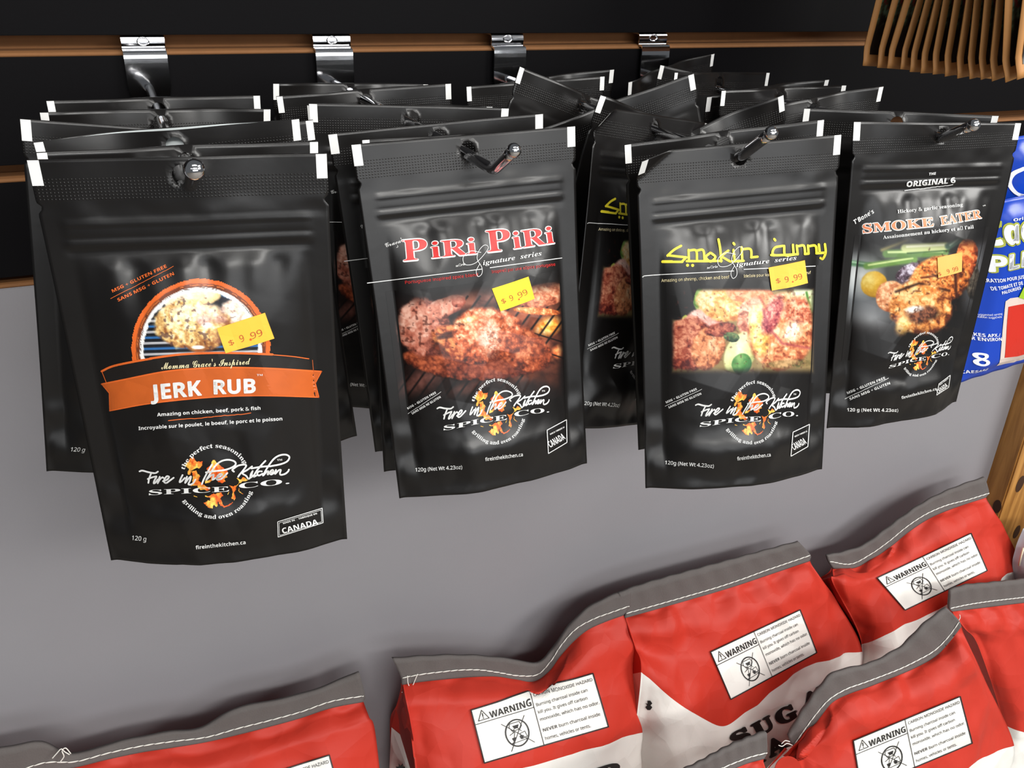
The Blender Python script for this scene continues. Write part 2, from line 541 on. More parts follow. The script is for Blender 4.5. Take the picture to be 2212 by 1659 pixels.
def pouch_body_mesh(S, name='pouch_film', step=1.6, hole=True, foil=False):
    xs = np.linspace(-65.5, 65.5, int(131 / step) + 1); zs = np.linspace(0, -210, int(210 / step) + 1)
    nx, nz = len(xs), len(zs)
    X, Z = np.meshgrid(xs, zs, indexing='ij')
    n = np.exp(-((Z + 21.5) / 1.5) ** 2)                         # tear notches
    X = np.where(np.abs(X) > 60, X - np.sign(X) * 2.4 * n * (np.abs(X) - 60) / 5.5, X)
    hx, hz, hr = 0.0, -8.0, 4.6
    keep = np.ones((nx - 1, nz - 1), bool)
    if hole:
        D = np.hypot(X - hx, Z - hz)
        inside = D < hr
        quad_in = inside[:-1, :-1] | inside[1:, :-1] | inside[:-1, 1:] | inside[1:, 1:]
        keep = ~quad_in
        rim = np.zeros_like(inside)
        for a, b in ((0, 0), (1, 0), (0, 1), (1, 1)):
            rim[a:nx - 1 + a, b:nz - 1 + b] |= quad_in
        rim &= ~inside
        sel = rim & (D < hr + 2.6)
        X = np.where(sel, hx + (X - hx) / np.maximum(D, 1e-6) * hr, X); Z = np.where(sel, hz + (Z - hz) / np.maximum(D, 1e-6) * hr, Z)
    Pf = S.local(X.ravel(), Z.ravel()); Pb = S.local(X.ravel(), Z.ravel(), back=True)
    q = grid_faces(nx, nz).reshape(nx - 1, nz - 1, 4)[keep]
    N = nx * nz
    Fc = [tuple(f) for f in q] + [tuple(f[::-1] + N) for f in q]
    idx = np.arange(N).reshape(nx, nz)
    ring = list(idx[:, 0]) + list(idx[-1, 1:]) + list(idx[-2::-1, -1]) + list(idx[0, -2:0:-1])
    for a, b in zip(ring, ring[1:] + ring[:1]):
        if S.mouth and a % nz == 0 and b % nz == 0: continue          # this pouch gapes open
        Fc.append((a, b, b + N, a + N))
    if hole:
        # wall of the punched hole
        kk = keep
        def solid(i, j): return 0 <= i < nx - 1 and 0 <= j < nz - 1 and kk[i, j]
        for i in range(nx - 1):
            if abs(xs[i]) > 12: continue
            for j in range(min(nz - 1, 16)):
                if kk[i, j]: continue
                for (di, dj, a, b) in ((-1, 0, (i, j), (i, j + 1)), (1, 0, (i + 1, j), (i + 1, j + 1)), (0, -1, (i, j), (i + 1, j)), (0, 1, (i, j + 1), (i + 1, j + 1))):
                    if solid(i + di, j + dj):
                        a_, b_ = idx[a], idx[b]; Fc.append((a_, b_, b_ + N, a_ + N))
    return mk_mesh(name, np.vstack([Pf, Pb]), Fc, MT['film'])


def drape(S, V, Fc, off, m, name='print', maxlen=3.0, cols=None):
    """Map a 2-D mesh in pouch millimetres onto the film."""
    P = S.local(V[:, 0], V[:, 1], off)
    return mk_mesh(name, P, Fc, m, cols=cols, smooth_=False)


def px_drape(S, parts, off, m, name='print', maxlen=7):
    V, Fc = merge2(parts); V, Fc = refine(V, Fc, maxlen)
    return drape(S, S.px2mm(V), Fc, off, m, name)


class Paint:
    """Colours computed per vertex over a fine patch: the printed picture."""
    def __init__(s, X, Y, bg=(0, 0, 0)):
        s.X, s.Y = X, Y; s.c = np.ones(X.shape + (3,)) * np.array(bg) / 255.0; s.a = np.ones(X.shape)

    def mix(s, m, col):
        col = np.asarray(col, float) / 255.0
        s.c = s.c * (1 - m[..., None]) + col * m[..., None]

    def ell(s, cx, cy, rx, ry, ang, col, soft=0.25, k=1.0, wob=0.0):
        a = math.radians(ang); dx, dy = s.X - cx, s.Y - cy
        u = (dx * math.cos(a) + dy * math.sin(a)) / rx; v = (-dx * math.sin(a) + dy * math.cos(a)) / ry
        d = np.hypot(u, v)
        if wob: d = d + wob * (fbm(s.X / 14, s.Y / 14, 3) - 0.5)
        s.mix(np.clip((1 - d) / soft, 0, 1) * k, col)

    def line(s, pts, w, col, soft=1.5, k=1.0):
        d = np.full(s.X.shape, 1e9)
        for (x0, y0), (x1, y1) in zip(pts[:-1], pts[1:]):
            L = (x1 - x0) ** 2 + (y1 - y0) ** 2
            t = np.clip(((s.X - x0) * (x1 - x0) + (s.Y - y0) * (y1 - y0)) / L, 0, 1)
            d = np.minimum(d, np.hypot(s.X - x0 - t * (x1 - x0), s.Y - y0 - t * (y1 - y0)))
        s.mix(np.clip((w / 2 - d) / soft + 0.5, 0, 1) * k, col)

    def blob(s, cx, cy, rx, ry, ang, cols, sc=10, seed=0, wob=0.12, soft=0.10, k=1.0, lit=(-0.25, -0.45), rough=1.0):
        """A rounded piece of food: shaded ellipse with mottled dark / mid / light colours."""
        a = math.radians(ang); dx, dy = s.X - cx, s.Y - cy
        u = (dx * math.cos(a) + dy * math.sin(a)) / rx; v = (-dx * math.sin(a) + dy * math.cos(a)) / ry
        d = np.hypot(u, v) + wob * (fbm(s.X / 16, s.Y / 16, seed + 3) - 0.5) * 2
        m = np.clip((1 - d) / soft, 0, 1) * k
        wx = s.X + 6 * fbm(s.X / 12, s.Y / 12, seed + 7); wy = s.Y + 6 * fbm(s.X / 12, s.Y / 12, seed + 9)
        n = fbm(wx / sc, wy / sc, seed, 5); rdg = 1 - np.abs(2 * fbm(wx / (sc * 0.8), wy / (sc * 0.8), seed + 1, 4) - 1)
        f = 0.34 + 0.36 * (1 - np.clip(d, 0, 1) ** 2) + lit[0] * dx / (rx + ry) * 1.2 + lit[1] * dy / (rx + ry) * 1.2
        f = np.clip(f + rough * ((n - 0.5) * 1.3 - (rdg - 0.8) * 0.7), 0, 1)
        c0, c1, c2 = [np.array(c, float) / 255 for c in cols]
        g_ = f[..., None]
        col = np.where(g_ < 0.5, c0 + (c1 - c0) * g_ * 2, c1 + (c2 - c1) * (g_ - 0.5) * 2)
        s.c = s.c * (1 - m[..., None]) + col * m[..., None]

    def poly(s, pts, col, k=1.0):
        s.mix(pip(s.X, s.Y, pts) * k, col)

    def speck(s, sc, th, col, k=1.0, region=None, seed=0):
        n = fbm(s.X / sc * 0.7, s.Y / sc * 0.7, seed, 2); m = np.clip((n - th - 0.10) / 0.08, 0, 1) * k * 0.75
        if region is not None: m = m * region
        s.mix(m, col)

    def shade(s, sc, amt, seed=0, region=None):
        n = 1 + amt * (fbm(s.X / sc, s.Y / sc, seed, 4) - 0.5) * 2
        if region is not None: n = 1 + (n - 1) * region
        s.c = np.clip(s.c * n[..., None], 0, 1)

    def reg(s, cx, cy, rx, ry, ang=0, soft=0.2):
        a = math.radians(ang); dx, dy = s.X - cx, s.Y - cy
        u = (dx * math.cos(a) + dy * math.sin(a)) / rx; v = (-dx * math.sin(a) + dy * math.cos(a)) / ry
        return np.clip((1 - np.hypot(u, v)) / soft, 0, 1)


def pip(X, Y, pts):
    p = np.array(pts, float); c = np.zeros(X.shape, bool)
    for (x0, y0), (x1, y1) in zip(p, np.roll(p, -1, 0)):
        if y0 == y1: continue
        c ^= ((y0 > Y) != (y1 > Y)) & (X < (x1 - x0) * (Y - y0) / (y1 - y0) + x0)
    return c.astype(float)


def picture(S, x0, x1, z0, z1, painter, step, off=0.12, mask=None, name='picture'):
    xs = np.arange(x0, x1 + step, step); zs = np.arange(z0, z1 - step, -step)
    X, Z = np.meshgrid(xs, zs, indexing='ij')
    px = proj(S.world(X.ravel(), Z.ravel())).reshape(X.shape + (2,))
    P = Paint(px[..., 0], px[..., 1], (12, 10, 10)); painter(P)
    Fc = grid_faces(len(xs), len(zs))
    a = P.a.ravel() > 0.5
    Fc = Fc[a[Fc].all(1)]
    used = np.unique(Fc); re = np.full(X.size, -1); re[used] = np.arange(len(used))
    V = S.local(X.ravel()[used], Z.ravel()[used], off)
    return mk_mesh(name, V, re[Fc], MT['picture'], cols=srgb(np.clip(P.c.reshape(-1, 3)[used], 0, 1)))

# ------------------------------------------------------------------ setting: slat wall, grey panel, post, floor
wall = link('wall_back', None, kind='structure')
XL, XR = -0.75, 1.04
SL = [(0.35, -0.0617), (-0.0740, -0.1403), (-0.1512, -0.2150)]
for z1, z0 in SL:
    o = link('slat_board', box_mesh('slat_board', XL, XR, 0.0, 0.0035, z0, z1, MT['laminate'], 0.0004), wall)
    core = link('board_core', box_mesh('board_core', XL, XR, 0.0036, 0.018, z0 + 0.0008, z1 - 0.0002, MT['mdf']), o)
link('backing_board', box_mesh('backing_board', XL, XR, 0.0182, 0.024, -1.02, 0.35, MT['mdf']), wall)
for zt, zb in ((-0.0617, -0.0740), (-0.1403, -0.1512), (-0.2150, -0.2222)):
    # rounded lower lip of each groove
    n = 10; V, Fc = [], []
    prof = [(0.0006, zb - 0.0005), (0.0, zb + 0.0006), (0.0012, zb + 0.0021), (0.004, zb + 0.0029), (0.0182, zb + 0.003), (0.0182, zb - 0.0005)]
    for x in (XL, XR):
        V += [(x, y, z) for y, z in prof]
    k = len(prof)
    Fc = [(i, (i + 1) % k, k + (i + 1) % k, k + i) for i in range(k)] + [tuple(range(k)), tuple(range(k, 2 * k))]
    link('groove_lip', mk_mesh('groove_lip', V, Fc, MT['mdf'], smooth_=False), wall)
pn = link('lower_panel', box_mesh('lower_panel', XL, XR, -0.001, 0.018, -1.02, -0.2224, MT['panel'], 0.0006), wall)

post = link('trim_1', box_mesh('post', XR + 0.0005, XR + 0.16, -0.032, 0.02, -1.02, 0.35, MT['pine'], 0.002), kind='structure')
for kx, kz, kr in ((1.062, -0.625, 0.013), (1.085, -0.60, 0.009), (1.07, -0.54, 0.006), (1.09, -0.71, 0.011)):
    th = np.linspace(0, 2 * math.pi, 20, endpoint=False)
    V = [(kx + kr * 0.55 * math.cos(t), -0.0323, kz + kr * math.sin(t)) for t in th] + [(kx + kr * 0.5 * math.cos(t), -0.0318, kz + kr * 0.9 * math.sin(t)) for t in th]
    Fc = [tuple(range(20))] + [(i, (i + 1) % 20, 20 + (i + 1) % 20, 20 + i) for i in range(20)]
    link('knot', mk_mesh('knot', V, Fc, MT['knot'], smooth_=False), post)
V = [(XR, -0.025 + 0.006 * math.cos(t), -0.66 + 0.010 * math.sin(t)) for t in np.linspace(0, 2 * math.pi, 18, endpoint=False)]
V += [(XR + 0.0008, v[1], v[2]) for v in V]
link('knot', mk_mesh('knot', V, [tuple(range(18))] + [(i, (i + 1) % 18, 18 + (i + 1) % 18, 18 + i) for i in range(18)], MT['knot'], smooth_=False), post)

fl = link('floor', box_mesh('floor', -3, 3, -3.5, 0.05, -1.06, -1.02, mat('grey_floor', rgb(130, 124, 116), 0.6, noise=0.08, nscale=12)), kind='structure')

# ------------------------------------------------------------------ hooks
HOOKS = {
    'first': dict(xb=0.0440, pts=[((0.0440, 0.0, -0.0947)), (0.0331, -0.2847, -0.0899)], bend=((412, 401), -0.300), tip=((420, 367), -0.312),
                  lab='chrome hook with ball tip carrying the jerk rub pouches, leftmost'),
    'second': dict(xb=0.1686, pts=[(0.1686, 0.0, -0.0947), (0.1704, -0.2504, -0.0944)], bend=((1067, 367), -0.275), tip=((1110, 325), -0.292),
                   lab='chrome hook with a V bend carrying the red lettered pouches'),
    'third': dict(xb=0.3047, pts=[(0.3047, 0.0, -0.0947), (0.3033, -0.2900, -0.0962)], bend=((1603, 336), -0.2945), tip=((1665, 288), -0.318),
                  lab='chrome hook with upturned tip carrying the yellow lettered curry pouches'),
    'fourth': dict(xb=0.436, pts=[(0.436, 0.0, -0.0947), (0.4482, -0.2860, -0.0920)], bend=((2032, 299), -0.2905), tip=((2103, 270), -0.317),
                   lab='chrome hook with upturned tip carrying the smoke seasoning pouches'),
}


def arc_join(a, b, c, r=0.006, n=6):
    a, b, c = map(np.array, (a, b, c)); u = (a - b) / np.linalg.norm(a - b); w = (c - b) / np.linalg.norm(c - b)
    p, q = b + u * r, b + w * r; t = np.linspace(0, 1, n)[:, None]
    return (1 - t) ** 2 * p + 2 * t * (1 - t) * b + t ** 2 * q


for key, h in HOOKS.items():
    root = link('display_hook', None, label=h['lab'], category='hook', group='chrome hooks on the slat wall')
    root.location = (h['xb'], 0, -0.0947)
    o0 = np.array(root.location)
    base, hole = map(np.array, h['pts'])
    b = at(h['bend'][0], h['bend'][1]); tip = at(h['tip'][0], h['tip'][1])
    path = np.vstack([base[None], (base + 0.5 * (hole - base))[None], hole[None], arc_join(hole, b, tip, 0.004)])
    end = tip
    path = np.vstack([path, (b + 0.75 * (tip - b))[None], end[None]])
    rr = 0.0028
    V, Fc = tube(path - o0, rr, 20)
    link('hook_rod', mk_mesh('hook_rod', V, Fc, MT['chrome']), root)
    bm = bmesh.new(); bmesh.ops.create_uvsphere(bm, u_segments=24, v_segments=16, radius=0.0041 if key == 'first' else 0.0034)
    me = bpy.data.meshes.new('ball_tip'); bm.to_mesh(me); bm.free(); me.materials.append(MT['chrome'])
    me.polygons.foreach_set('use_smooth', np.ones(len(me.polygons), bool))
    bt = link('ball_tip', me, root); bt.location = tuple(tip - o0)
    # bracket: sheet bent over the groove lip
    w = 0.0133
    prof = [(0.0155, -0.0632), (0.0045, -0.0632), (0.0018, -0.0640), (0.0012, -0.0668), (0.0016, -0.0705), (0.0000, -0.0718), (-0.0030, -0.0722), (-0.0042, -0.0735), (-0.0046, -0.0850), (-0.0046, -0.1000), (-0.0046, -0.1120)]
    prof = catmull(prof, 4); t = 0.0013
    nrm = np.gradient(prof, axis=0); nrm = np.stack([nrm[:, 1], -nrm[:, 0]], -1); nrm /= np.linalg.norm(nrm, axis=1)[:, None]
    V = []
    for x in (-w, w):
        for s_ in (0, 1):
            for i, (p, nn) in enumerate(zip(prof, nrm)):
                ww = w - (0.004 * max(0, (i - 34) / 6) if len(prof) > 34 else 0)
                q = p + nn * t * s_
                V.append((math.copysign(ww, x), q[0], q[1] + 0.0947))
    k = len(prof); Fc = []
    for i in range(k - 1):
        Fc += [(i, i + 1, 2 * k + i + 1, 2 * k + i), (k + i, 3 * k + i, 3 * k + i + 1, k + i + 1), (i, k + i, k + i + 1, i + 1), (2 * k + i, 2 * k + i + 1, 3 * k + i + 1, 3 * k + i)]
    Fc += [(0, 2 * k, 3 * k, k), (k - 1, 2 * k - 1, 4 * k - 1, 3 * k - 1)]
    br = link('bracket', mk_mesh('bracket', V, Fc, MT['chrome'], smooth_=False), root)
    th = np.linspace(0, 2 * math.pi, 20, endpoint=False)
    V = [(0.0035 * math.cos(a), 0.0018, 0.0947 - 0.0652 + 0.0022 * math.sin(a)) for a in th] + [(0.0035 * math.cos(a), -0.0006, 0.0947 - 0.0652 + 0.0022 * math.sin(a)) for a in th]
    V2, F2 = tube(np.array([(0.0036 * math.cos(a), 0.0000 - 0.0002, 0.0947 - 0.0655 + 0.0024 * math.sin(a)) for a in np.linspace(0, 2 * math.pi, 21)]), 0.00045, 6, False)
    link('screw_hole_rim', mk_mesh('screw_hole_rim', V2, F2, MT['chrome']), br)

# ------------------------------------------------------------------ pouch art
LOGO_A, LOGO_B = (322.4, 1069.4), (625.4, 1043.6)      # reference points of the emblem on the jerk rub pouch


def lp(X):                                              # traced emblem drawing -> pixels on the jerk rub pouch
    X = np.asarray(X, float); return np.stack([290 + X[..., 0] / 6.32, 940 + X[..., 1] / 6.32], -1)


SCRIPT = [
    [(75, 488), (115, 478), (200, 500), (285, 512), (325, 492)], [(235, 512), (208, 580), (195, 645)], [(188, 592), (250, 568), (305, 556)],
    [(305, 565), (278, 612), (268, 650), (292, 640), (322, 600)], [(350, 562), (334, 605), (322, 650), (348, 602), (385, 570), (402, 578)],
    [(395, 622), (448, 602), (478, 566), (450, 554), (418, 590), (410, 630), (440, 646), (490, 612), (540, 575)],
    [(662, 538), (636, 590), (622, 634), (652, 620), (692, 578)], [(722, 560), (706, 612), (698, 645), (740, 590), (776, 558), (762, 616), (742, 662), (772, 668), (812, 642), (836, 600)],
    [(1062, 395), (1002, 500), (955, 588), (925, 662)], [(985, 605), (1050, 500), (1120, 400), (1200, 345), (1290, 330), (1368, 352), (1386, 392), (1340, 432), (1240, 468), (1100, 485), (980, 502)],
    [(985, 605), (1040, 552), (1084, 532), (1078, 572), (1070, 602), (1110, 580)], [(1110, 580), (1170, 560), (1200, 530), (1168, 525), (1132, 562), (1132, 600), (1182, 594), (1232, 552), (1272, 512)],
    [(1362, 492), (1340, 470), (1362, 448), (1420, 410), (1500, 396), (1530, 412), (1492, 470), (1442, 530), (1420, 562)],
    [(1610, 420), (1545, 468), (1478, 512), (1530, 550), (1560, 590), (1592, 560), (1618, 482)], [(1618, 482), (1592, 530), (1592, 570), (1632, 540)],
    [(1792, 345), (1730, 410), (1660, 500), (1632, 560), (1668, 545)], [(1600, 448), (1740, 425), (1850, 418)],
    [(1742, 488), (1702, 490), (1680, 520), (1702, 545), (1752, 520)], [(1758, 545), (1820, 435), (1900, 325), (1980, 272), (2068, 260), (2118, 292), (2090, 350), (2000, 390), (1850, 420)],
    [(1765, 542), (1810, 492), (1834, 490), (1822, 530), (1852, 512)], [(1858, 512), (1900, 492), (1890, 468), (1860, 490), (1868, 530), (1922, 502)],
    [(1936, 468), (1924, 522), (1972, 474), (2002, 470), (1990, 510), (2002, 536), (2060, 522), (2100, 490), (2112, 465)]]
FLAMES = [
    [(740, 340), (800, 280), (850, 340), (930, 350), (935, 420), (880, 465), (830, 460), (790, 490), (770, 550), (735, 540), (740, 470), (700, 410)],
    [(1045, 370), (1100, 315), (1135, 380), (1220, 440), (1280, 480), (1285, 580), (1230, 600), (1240, 640), (1150, 640), (1110, 600), (1060, 620), (1040, 640), (950, 650), (960, 600), (1040, 600), (990, 470), (985, 430), (1040, 415)],
    [(790, 490), (840, 480), (900, 560), (895, 620), (960, 680), (1050, 710), (1020, 760), (900, 750), (870, 700), (750, 700), (780, 640), (810, 580)],
    [(950, 800), (1010, 830), (1070, 790), (1200, 780), (1220, 830), (1190, 870), (1230, 960), (1180, 970), (1150, 900), (1130, 980), (1080, 950), (1070, 1000), (1010, 980), (930, 900), (1000, 910), (1040, 870), (960, 840)],
    [(1290, 690), (1400, 680), (1430, 620), (1380, 580), (1450, 590), (1480, 560), (1560, 600), (1520, 630), (1440, 640), (1400, 720), (1370, 790), (1395, 860), (1370, 900), (1330, 860), (1350, 790), (1330, 730)],
    [(1190, 965), (1280, 945), (1350, 895), (1310, 960), (1230, 995)], [(1270, 790), (1310, 760), (1290, 810), (1255, 840)], [(805, 815), (850, 830), (852, 860)], [(1430, 700), (1455, 790), (1500, 820), (1440, 800), (1420, 740)]]
ART = {}


def build_logo_mm(S):
    parts = [stroke(s, 23) for s in SCRIPT]
    L = merge2([(lp(v), f) for v, f in parts])
    T = [text_px('SPICE', 'serif', lp((203, 812)), lp((1300, 762)), 108 / 6.32), text_px('CO.', 'serif', lp((1436, 726)), lp((2120, 655)), 118 / 6.32),
         text_px('TM', 'serif', lp((1952, 345)), lp((2022, 340)), 36 / 6.32)]
    a1, f1 = text_arc('the perfect seasoning', 'plain', (1110, 612), 446, 161, 29, 92)
    a2, f2 = text_arc('grilling and oven roasting', 'plain', (1110, 612), 524, 212, 343, 88, False)
    a1, f1 = text_arc('the perfect seasoning', 'serif', (1110, 612), 446, 161, 29, 92)
    a2, f2 = text_arc('grilling and oven roasting', 'serif', (1110, 612), 524, 212, 343, 88, False)
    V, Fc = merge2([L] + T + [(lp(a1), f1), (lp(a2), f2)])
    V, Fc = refine(V, Fc, 9)
    ART['logo'] = (S.px2mm(V), Fc)
    gx, gy = np.meshgrid(np.linspace(690, 1570, 150), np.linspace(270, 1010, 126), indexing='ij')
    wx = gx + 22 * (fbm(gx / 50, gy / 50, 2) - 0.5) * 2; wy = gy + 22 * (fbm(gx / 50, gy / 50, 8) - 0.5) * 2
    m = np.zeros(gx.shape)
    for p in FLAMES: m = np.maximum(m, pip(wx, wy, p))
    n = fbm(gx / 60, gy / 90, 4)
    core = np.clip((n - 0.35) / 0.3, 0, 1)
    c = np.array([226, 88, 24]) * (1 - core[..., None]) + np.array([255, 196, 84]) * core[..., None]
    c = c * (0.75 + 0.5 * fbm(gx / 22, gy / 22, 6)[..., None])
    Fq = grid_faces(150, 126); Fq = Fq[m.ravel()[Fq].min(1) > 0.5]
    used = np.unique(Fq); re = np.full(m.size, -1); re[used] = np.arange(len(used))
    P = lp(np.stack([gx.ravel()[used], gy.ravel()[used]], -1))
    ART['flame'] = (S.px2mm(P), re[Fq], srgb(np.clip(c.reshape(-1, 3)[used] / 255, 0, 1)))
    ART['ref'] = S.px2mm(np.array([LOGO_A, LOGO_B]))


def place_logo(S, A, B, ysc=1.0):
    q = S.px2mm(np.array([A, B])); p = ART['ref']
    d0, d1 = p[1] - p[0], q[1] - q[0]
    s = np.linalg.norm(d1) / np.linalg.norm(d0); an = math.atan2(d1[1], d1[0]) - math.atan2(d0[1], d0[0])
    M2 = s * np.array([[math.cos(an), -math.sin(an)], [math.sin(an), math.cos(an)]])
    f = lambda v: (v - p[0]) @ M2.T + q[0]
    return (f(ART['logo'][0]), ART['logo'][1]), (f(ART['flame'][0]), ART['flame'][1], ART['flame'][2])


def rough_line(a, b, w, n=26, seed=1):
    t = np.linspace(0, 1, n); p = np.array(a) + t[:, None] * (np.array(b) - np.array(a))
    p = p + np.stack([0 * t, (hsh(t * 31, t, seed) - 0.5) * w * 1.2], -1)
    return stroke(p, w, False)


def badge(q, w=1.6):
    return [stroke([q[0], q[1]], w, False), stroke([q[1], q[2]], w, False), stroke([q[2], q[3]], w, False), stroke([q[3], q[0]], w, False)]


def corner_tabs(S, root, shared=None):
    out = []
    for k, (xa, xb) in enumerate(((-65.4, -60.4), (60.4, 65.4))):
        if shared: me = shared[k]
        else:
            xs = np.linspace(xa, xb, 5); zs = np.linspace(-0.3, -11.5, 9)
            X, Z = np.meshgrid(xs, zs, indexing='ij')
            me = mk_mesh('corner_mark', S.local(X.ravel(), Z.ravel(), 0.12), grid_faces(5, 9), MT['tab'])
        link('corner_mark', me, root); out.append(me)
    return out


def sticker(S, root, quad, m, price, dot):
    q = S.px2mm(np.array(quad)); n = 9
    u, v = np.meshgrid(np.linspace(0, 1, n), np.linspace(0, 1, n), indexing='ij')
    P = ((1 - u) * (1 - v))[..., None] * q[0] + (u * (1 - v))[..., None] * q[1] + (u * v)[..., None] * q[2] + ((1 - u) * v)[..., None] * q[3]
    P = P.reshape(-1, 2)
    top = S.local(P[:, 0], P[:, 1], 0.85); low = S.local(P[:, 0], P[:, 1], 0.7)
    Fq = [tuple(f) for f in grid_faces(n, n)]; idx = np.arange(n * n).reshape(n, n)
    ring = list(idx[:, 0]) + list(idx[-1, 1:]) + list(idx[-2::-1, -1]) + list(idx[0, -2:0:-1])
    for a, b in zip(ring, ring[1:] + ring[:1]): Fq.append((a, b, b + n * n, a + n * n))
    st = link('price_sticker', mk_mesh('price_sticker', np.vstack([top, low]), Fq, MT[m], smooth_=False), root)
    link('price_lettering', px_drape(S, price, 0.98, MT['ink'], 'price_lettering'), st)
    if dot: link('price_dot', px_drape(S, [dot], 1.0, MT['ink_dot'], 'price_dot'), st)
    return st


def disc(c, r, n=14):
    return poly([(c[0] + r * math.cos(a), c[1] + r * math.sin(a)) for a in np.linspace(0, 2 * math.pi, n, endpoint=False)])


def new_pouch(S, label, group=None):
    root = link('spice_pouch', None, label=label, category='pouch')
    if group: root['group'] = group
    Mx = np.eye(4); Mx[:3, :3] = S.m; Mx[:3, 3] = S.t
    root.matrix_world = Matrix(Mx.tolist())
    return root


def emblem(S, root, A, B):
    (lv, lf), (fv, ff, fc) = place_logo(S, A, B)
    link('emblem_lettering', drape(S, lv, lf, 0.5, MT['white'], 'emblem_lettering'), root)
    link('emblem_flames', drape(S, fv, ff, 0.3, MT['flame'], 'emblem_flames', cols=fc), root)


T = text_px


def letters(S, root, off, m, items):
    """items: (part name, drawing); drawings that share a name form one printed line or mark."""
    names = []
    for n_, _ in items:
        if n_ not in names: names.append(n_)
    for n_ in names:
        link(n_, px_drape(S, [p for k_, p in items if k_ == n_], off, MT[m], n_), root)


def tagd(n_, ps): return [(n_, p) for p in ps]


POSE = {'jerk': [-0.0595, -0.0087, -0.2602, 0.033, -0.2842, -0.0808], 'piri': [-0.1868, -0.0389, -0.0869, 0.1702, -0.2491, -0.0853],
        'curry': [-0.1932, -0.0275, -0.1972, 0.3032, -0.2924, -0.088], 'smoke': [-0.091, 0.0006, -0.098, 0.4482, -0.2888, -0.0837]}
CORN = {'jerk': [(57, 345), (706, 331), (750, 1163), (240, 1210)], 'piri': [(757, 312), (1240, 272), (1267, 1000), (863, 1077)],
        'curry': [(1372, 330), (1817, 290), (1775, 1013), (1395, 1055)], 'smoke': [(1847, 263), (2212, 266), (2066, 868), (1786, 925)]}
SJ = Pouch(POSE['jerk'], CORN['jerk'], 1, 0.7)
SP = Pouch(POSE['piri'], CORN['piri'], 2, 0.8)
SC = Pouch(POSE['curry'], CORN['curry'], 3, 0.8, fold=1)
SS = Pouch(POSE['smoke'], CORN['smoke'], 4, 1.1)
build_logo_mm(SJ)

# ---- jerk rub pouch
g = 'front pouches'
jerk = new_pouch(SJ, 'black pouch with orange ribbon reading JERK RUB, front of leftmost hook')
BODY = {'jerk': pouch_body_mesh(SJ)}
link('pouch_film', BODY['jerk'], jerk)
TABS = {'jerk': corner_tabs(SJ, jerk)}


def paint_jerk(P):
    X, Y = P.X, P.Y
    cx, cy = 434, 752
    wob = 3 * (fbm(X / 9, Y / 9, 1) - 0.5)
    r = np.hypot(X - cx, Y - cy) + wob
    P.a = (r < 151).astype(float)
    ribtop = np.interp(X, [217, 285, 389, 459, 589, 667], [803, 785, 769, 766, 768, 778])
    P.a *= (Y < ribtop).astype(float)
    P.c[:] = np.array([226, 104, 40]) / 255
    P.mix(np.clip((141 - r) / 1.5, 0, 1), (112, 54, 28))
    P.mix(np.clip((1.3 - np.abs(r - 137)) / 1.0, 0, 1) * (fbm(X / 14, Y / 14, 9) > 0.48), (232, 126, 60))
    P.mix(np.clip((132.5 - r) / 1.2, 0, 1), (246, 244, 240))
    P.mix(np.clip((0.9 - np.abs(r - 129 - 2 * fbm(X / 30, Y / 30, 4))) / 0.6, 0, 1) * (fbm(X / 20, Y / 20, 12) > 0.52), (70, 60, 60))
    inn = np.clip((124 - r + 5 * (fbm(X / 7, Y / 7, 4) - 0.5)) / 1.2, 0, 1)
    s = Paint(X, Y, (28, 30, 36))
    for k in range(12):
        yy = 690 + k * 12.0
        s.line([(300, yy + 4), (575, yy - 4)], 4.6, (52, 112, 176) if k % 2 else (196, 196, 200), 2)
        s.line([(300, yy + 9), (575, yy + 1)], 2.0, (16, 16, 20), 1.2)
    s.line([(470, 628), (560, 660)], 16, (60, 110, 160), 5); s.line([(470, 642), (560, 672)], 6, (30, 30, 40), 3); s.line([(470, 622), (550, 640)], 4, (176, 196, 210), 3)
    s.blob(440, 636, 38, 22, 0, ((226, 190, 130), (250, 226, 170), (255, 250, 226)), 16, 2, rough=0.5)
    s.blob(400, 650, 46, 26, -20, ((206, 160, 120), (246, 222, 186), (255, 252, 240)), 14, 5, rough=0.7)
    s.blob(520, 682, 50, 36, 12, ((170, 130, 120), (236, 212, 190), (255, 250, 240)), 9, 8)
    s.blob(416, 702, 88, 58, 8, ((150, 92, 50), (232, 190, 116), (255, 248, 214)), 12, 11, rough=1.15)
    s.blob(452, 676, 44, 26, 10, ((150, 96, 90), (240, 214, 186), (255, 255, 250)), 9, 21, k=0.7, soft=0.5)
    s.blob(440, 692, 20, 14, 10, ((150, 100, 110), (206, 160, 150), (240, 214, 206)), 7, 31, k=0.8, soft=0.5)
    s.blob(478, 690, 18, 12, 10, ((130, 80, 84), (206, 150, 130), (250, 220, 206)), 7, 34, k=0.8, soft=0.5)
    s.ell(448, 702, 13, 7, 0, (255, 252, 240), 0.4); s.ell(428, 750, 17, 5, 0, (255, 253, 246), 0.4); s.ell(430, 758, 20, 5, 0, (176, 96, 50), 0.5, 0.7)
    s.ell(388, 668, 30, 9, -14, (255, 250, 226), 0.8, 0.8); s.ell(372, 700, 22, 10, -10, (255, 246, 210), 0.8, 0.6)
    reg = np.clip(s.reg(425, 700, 95, 65) * 3, 0, 1)
    s.speck(5, 0.58, (80, 50, 50), 0.9, reg, 5)
    P.c = P.c * (1 - inn[..., None]) + s.c * inn[..., None]


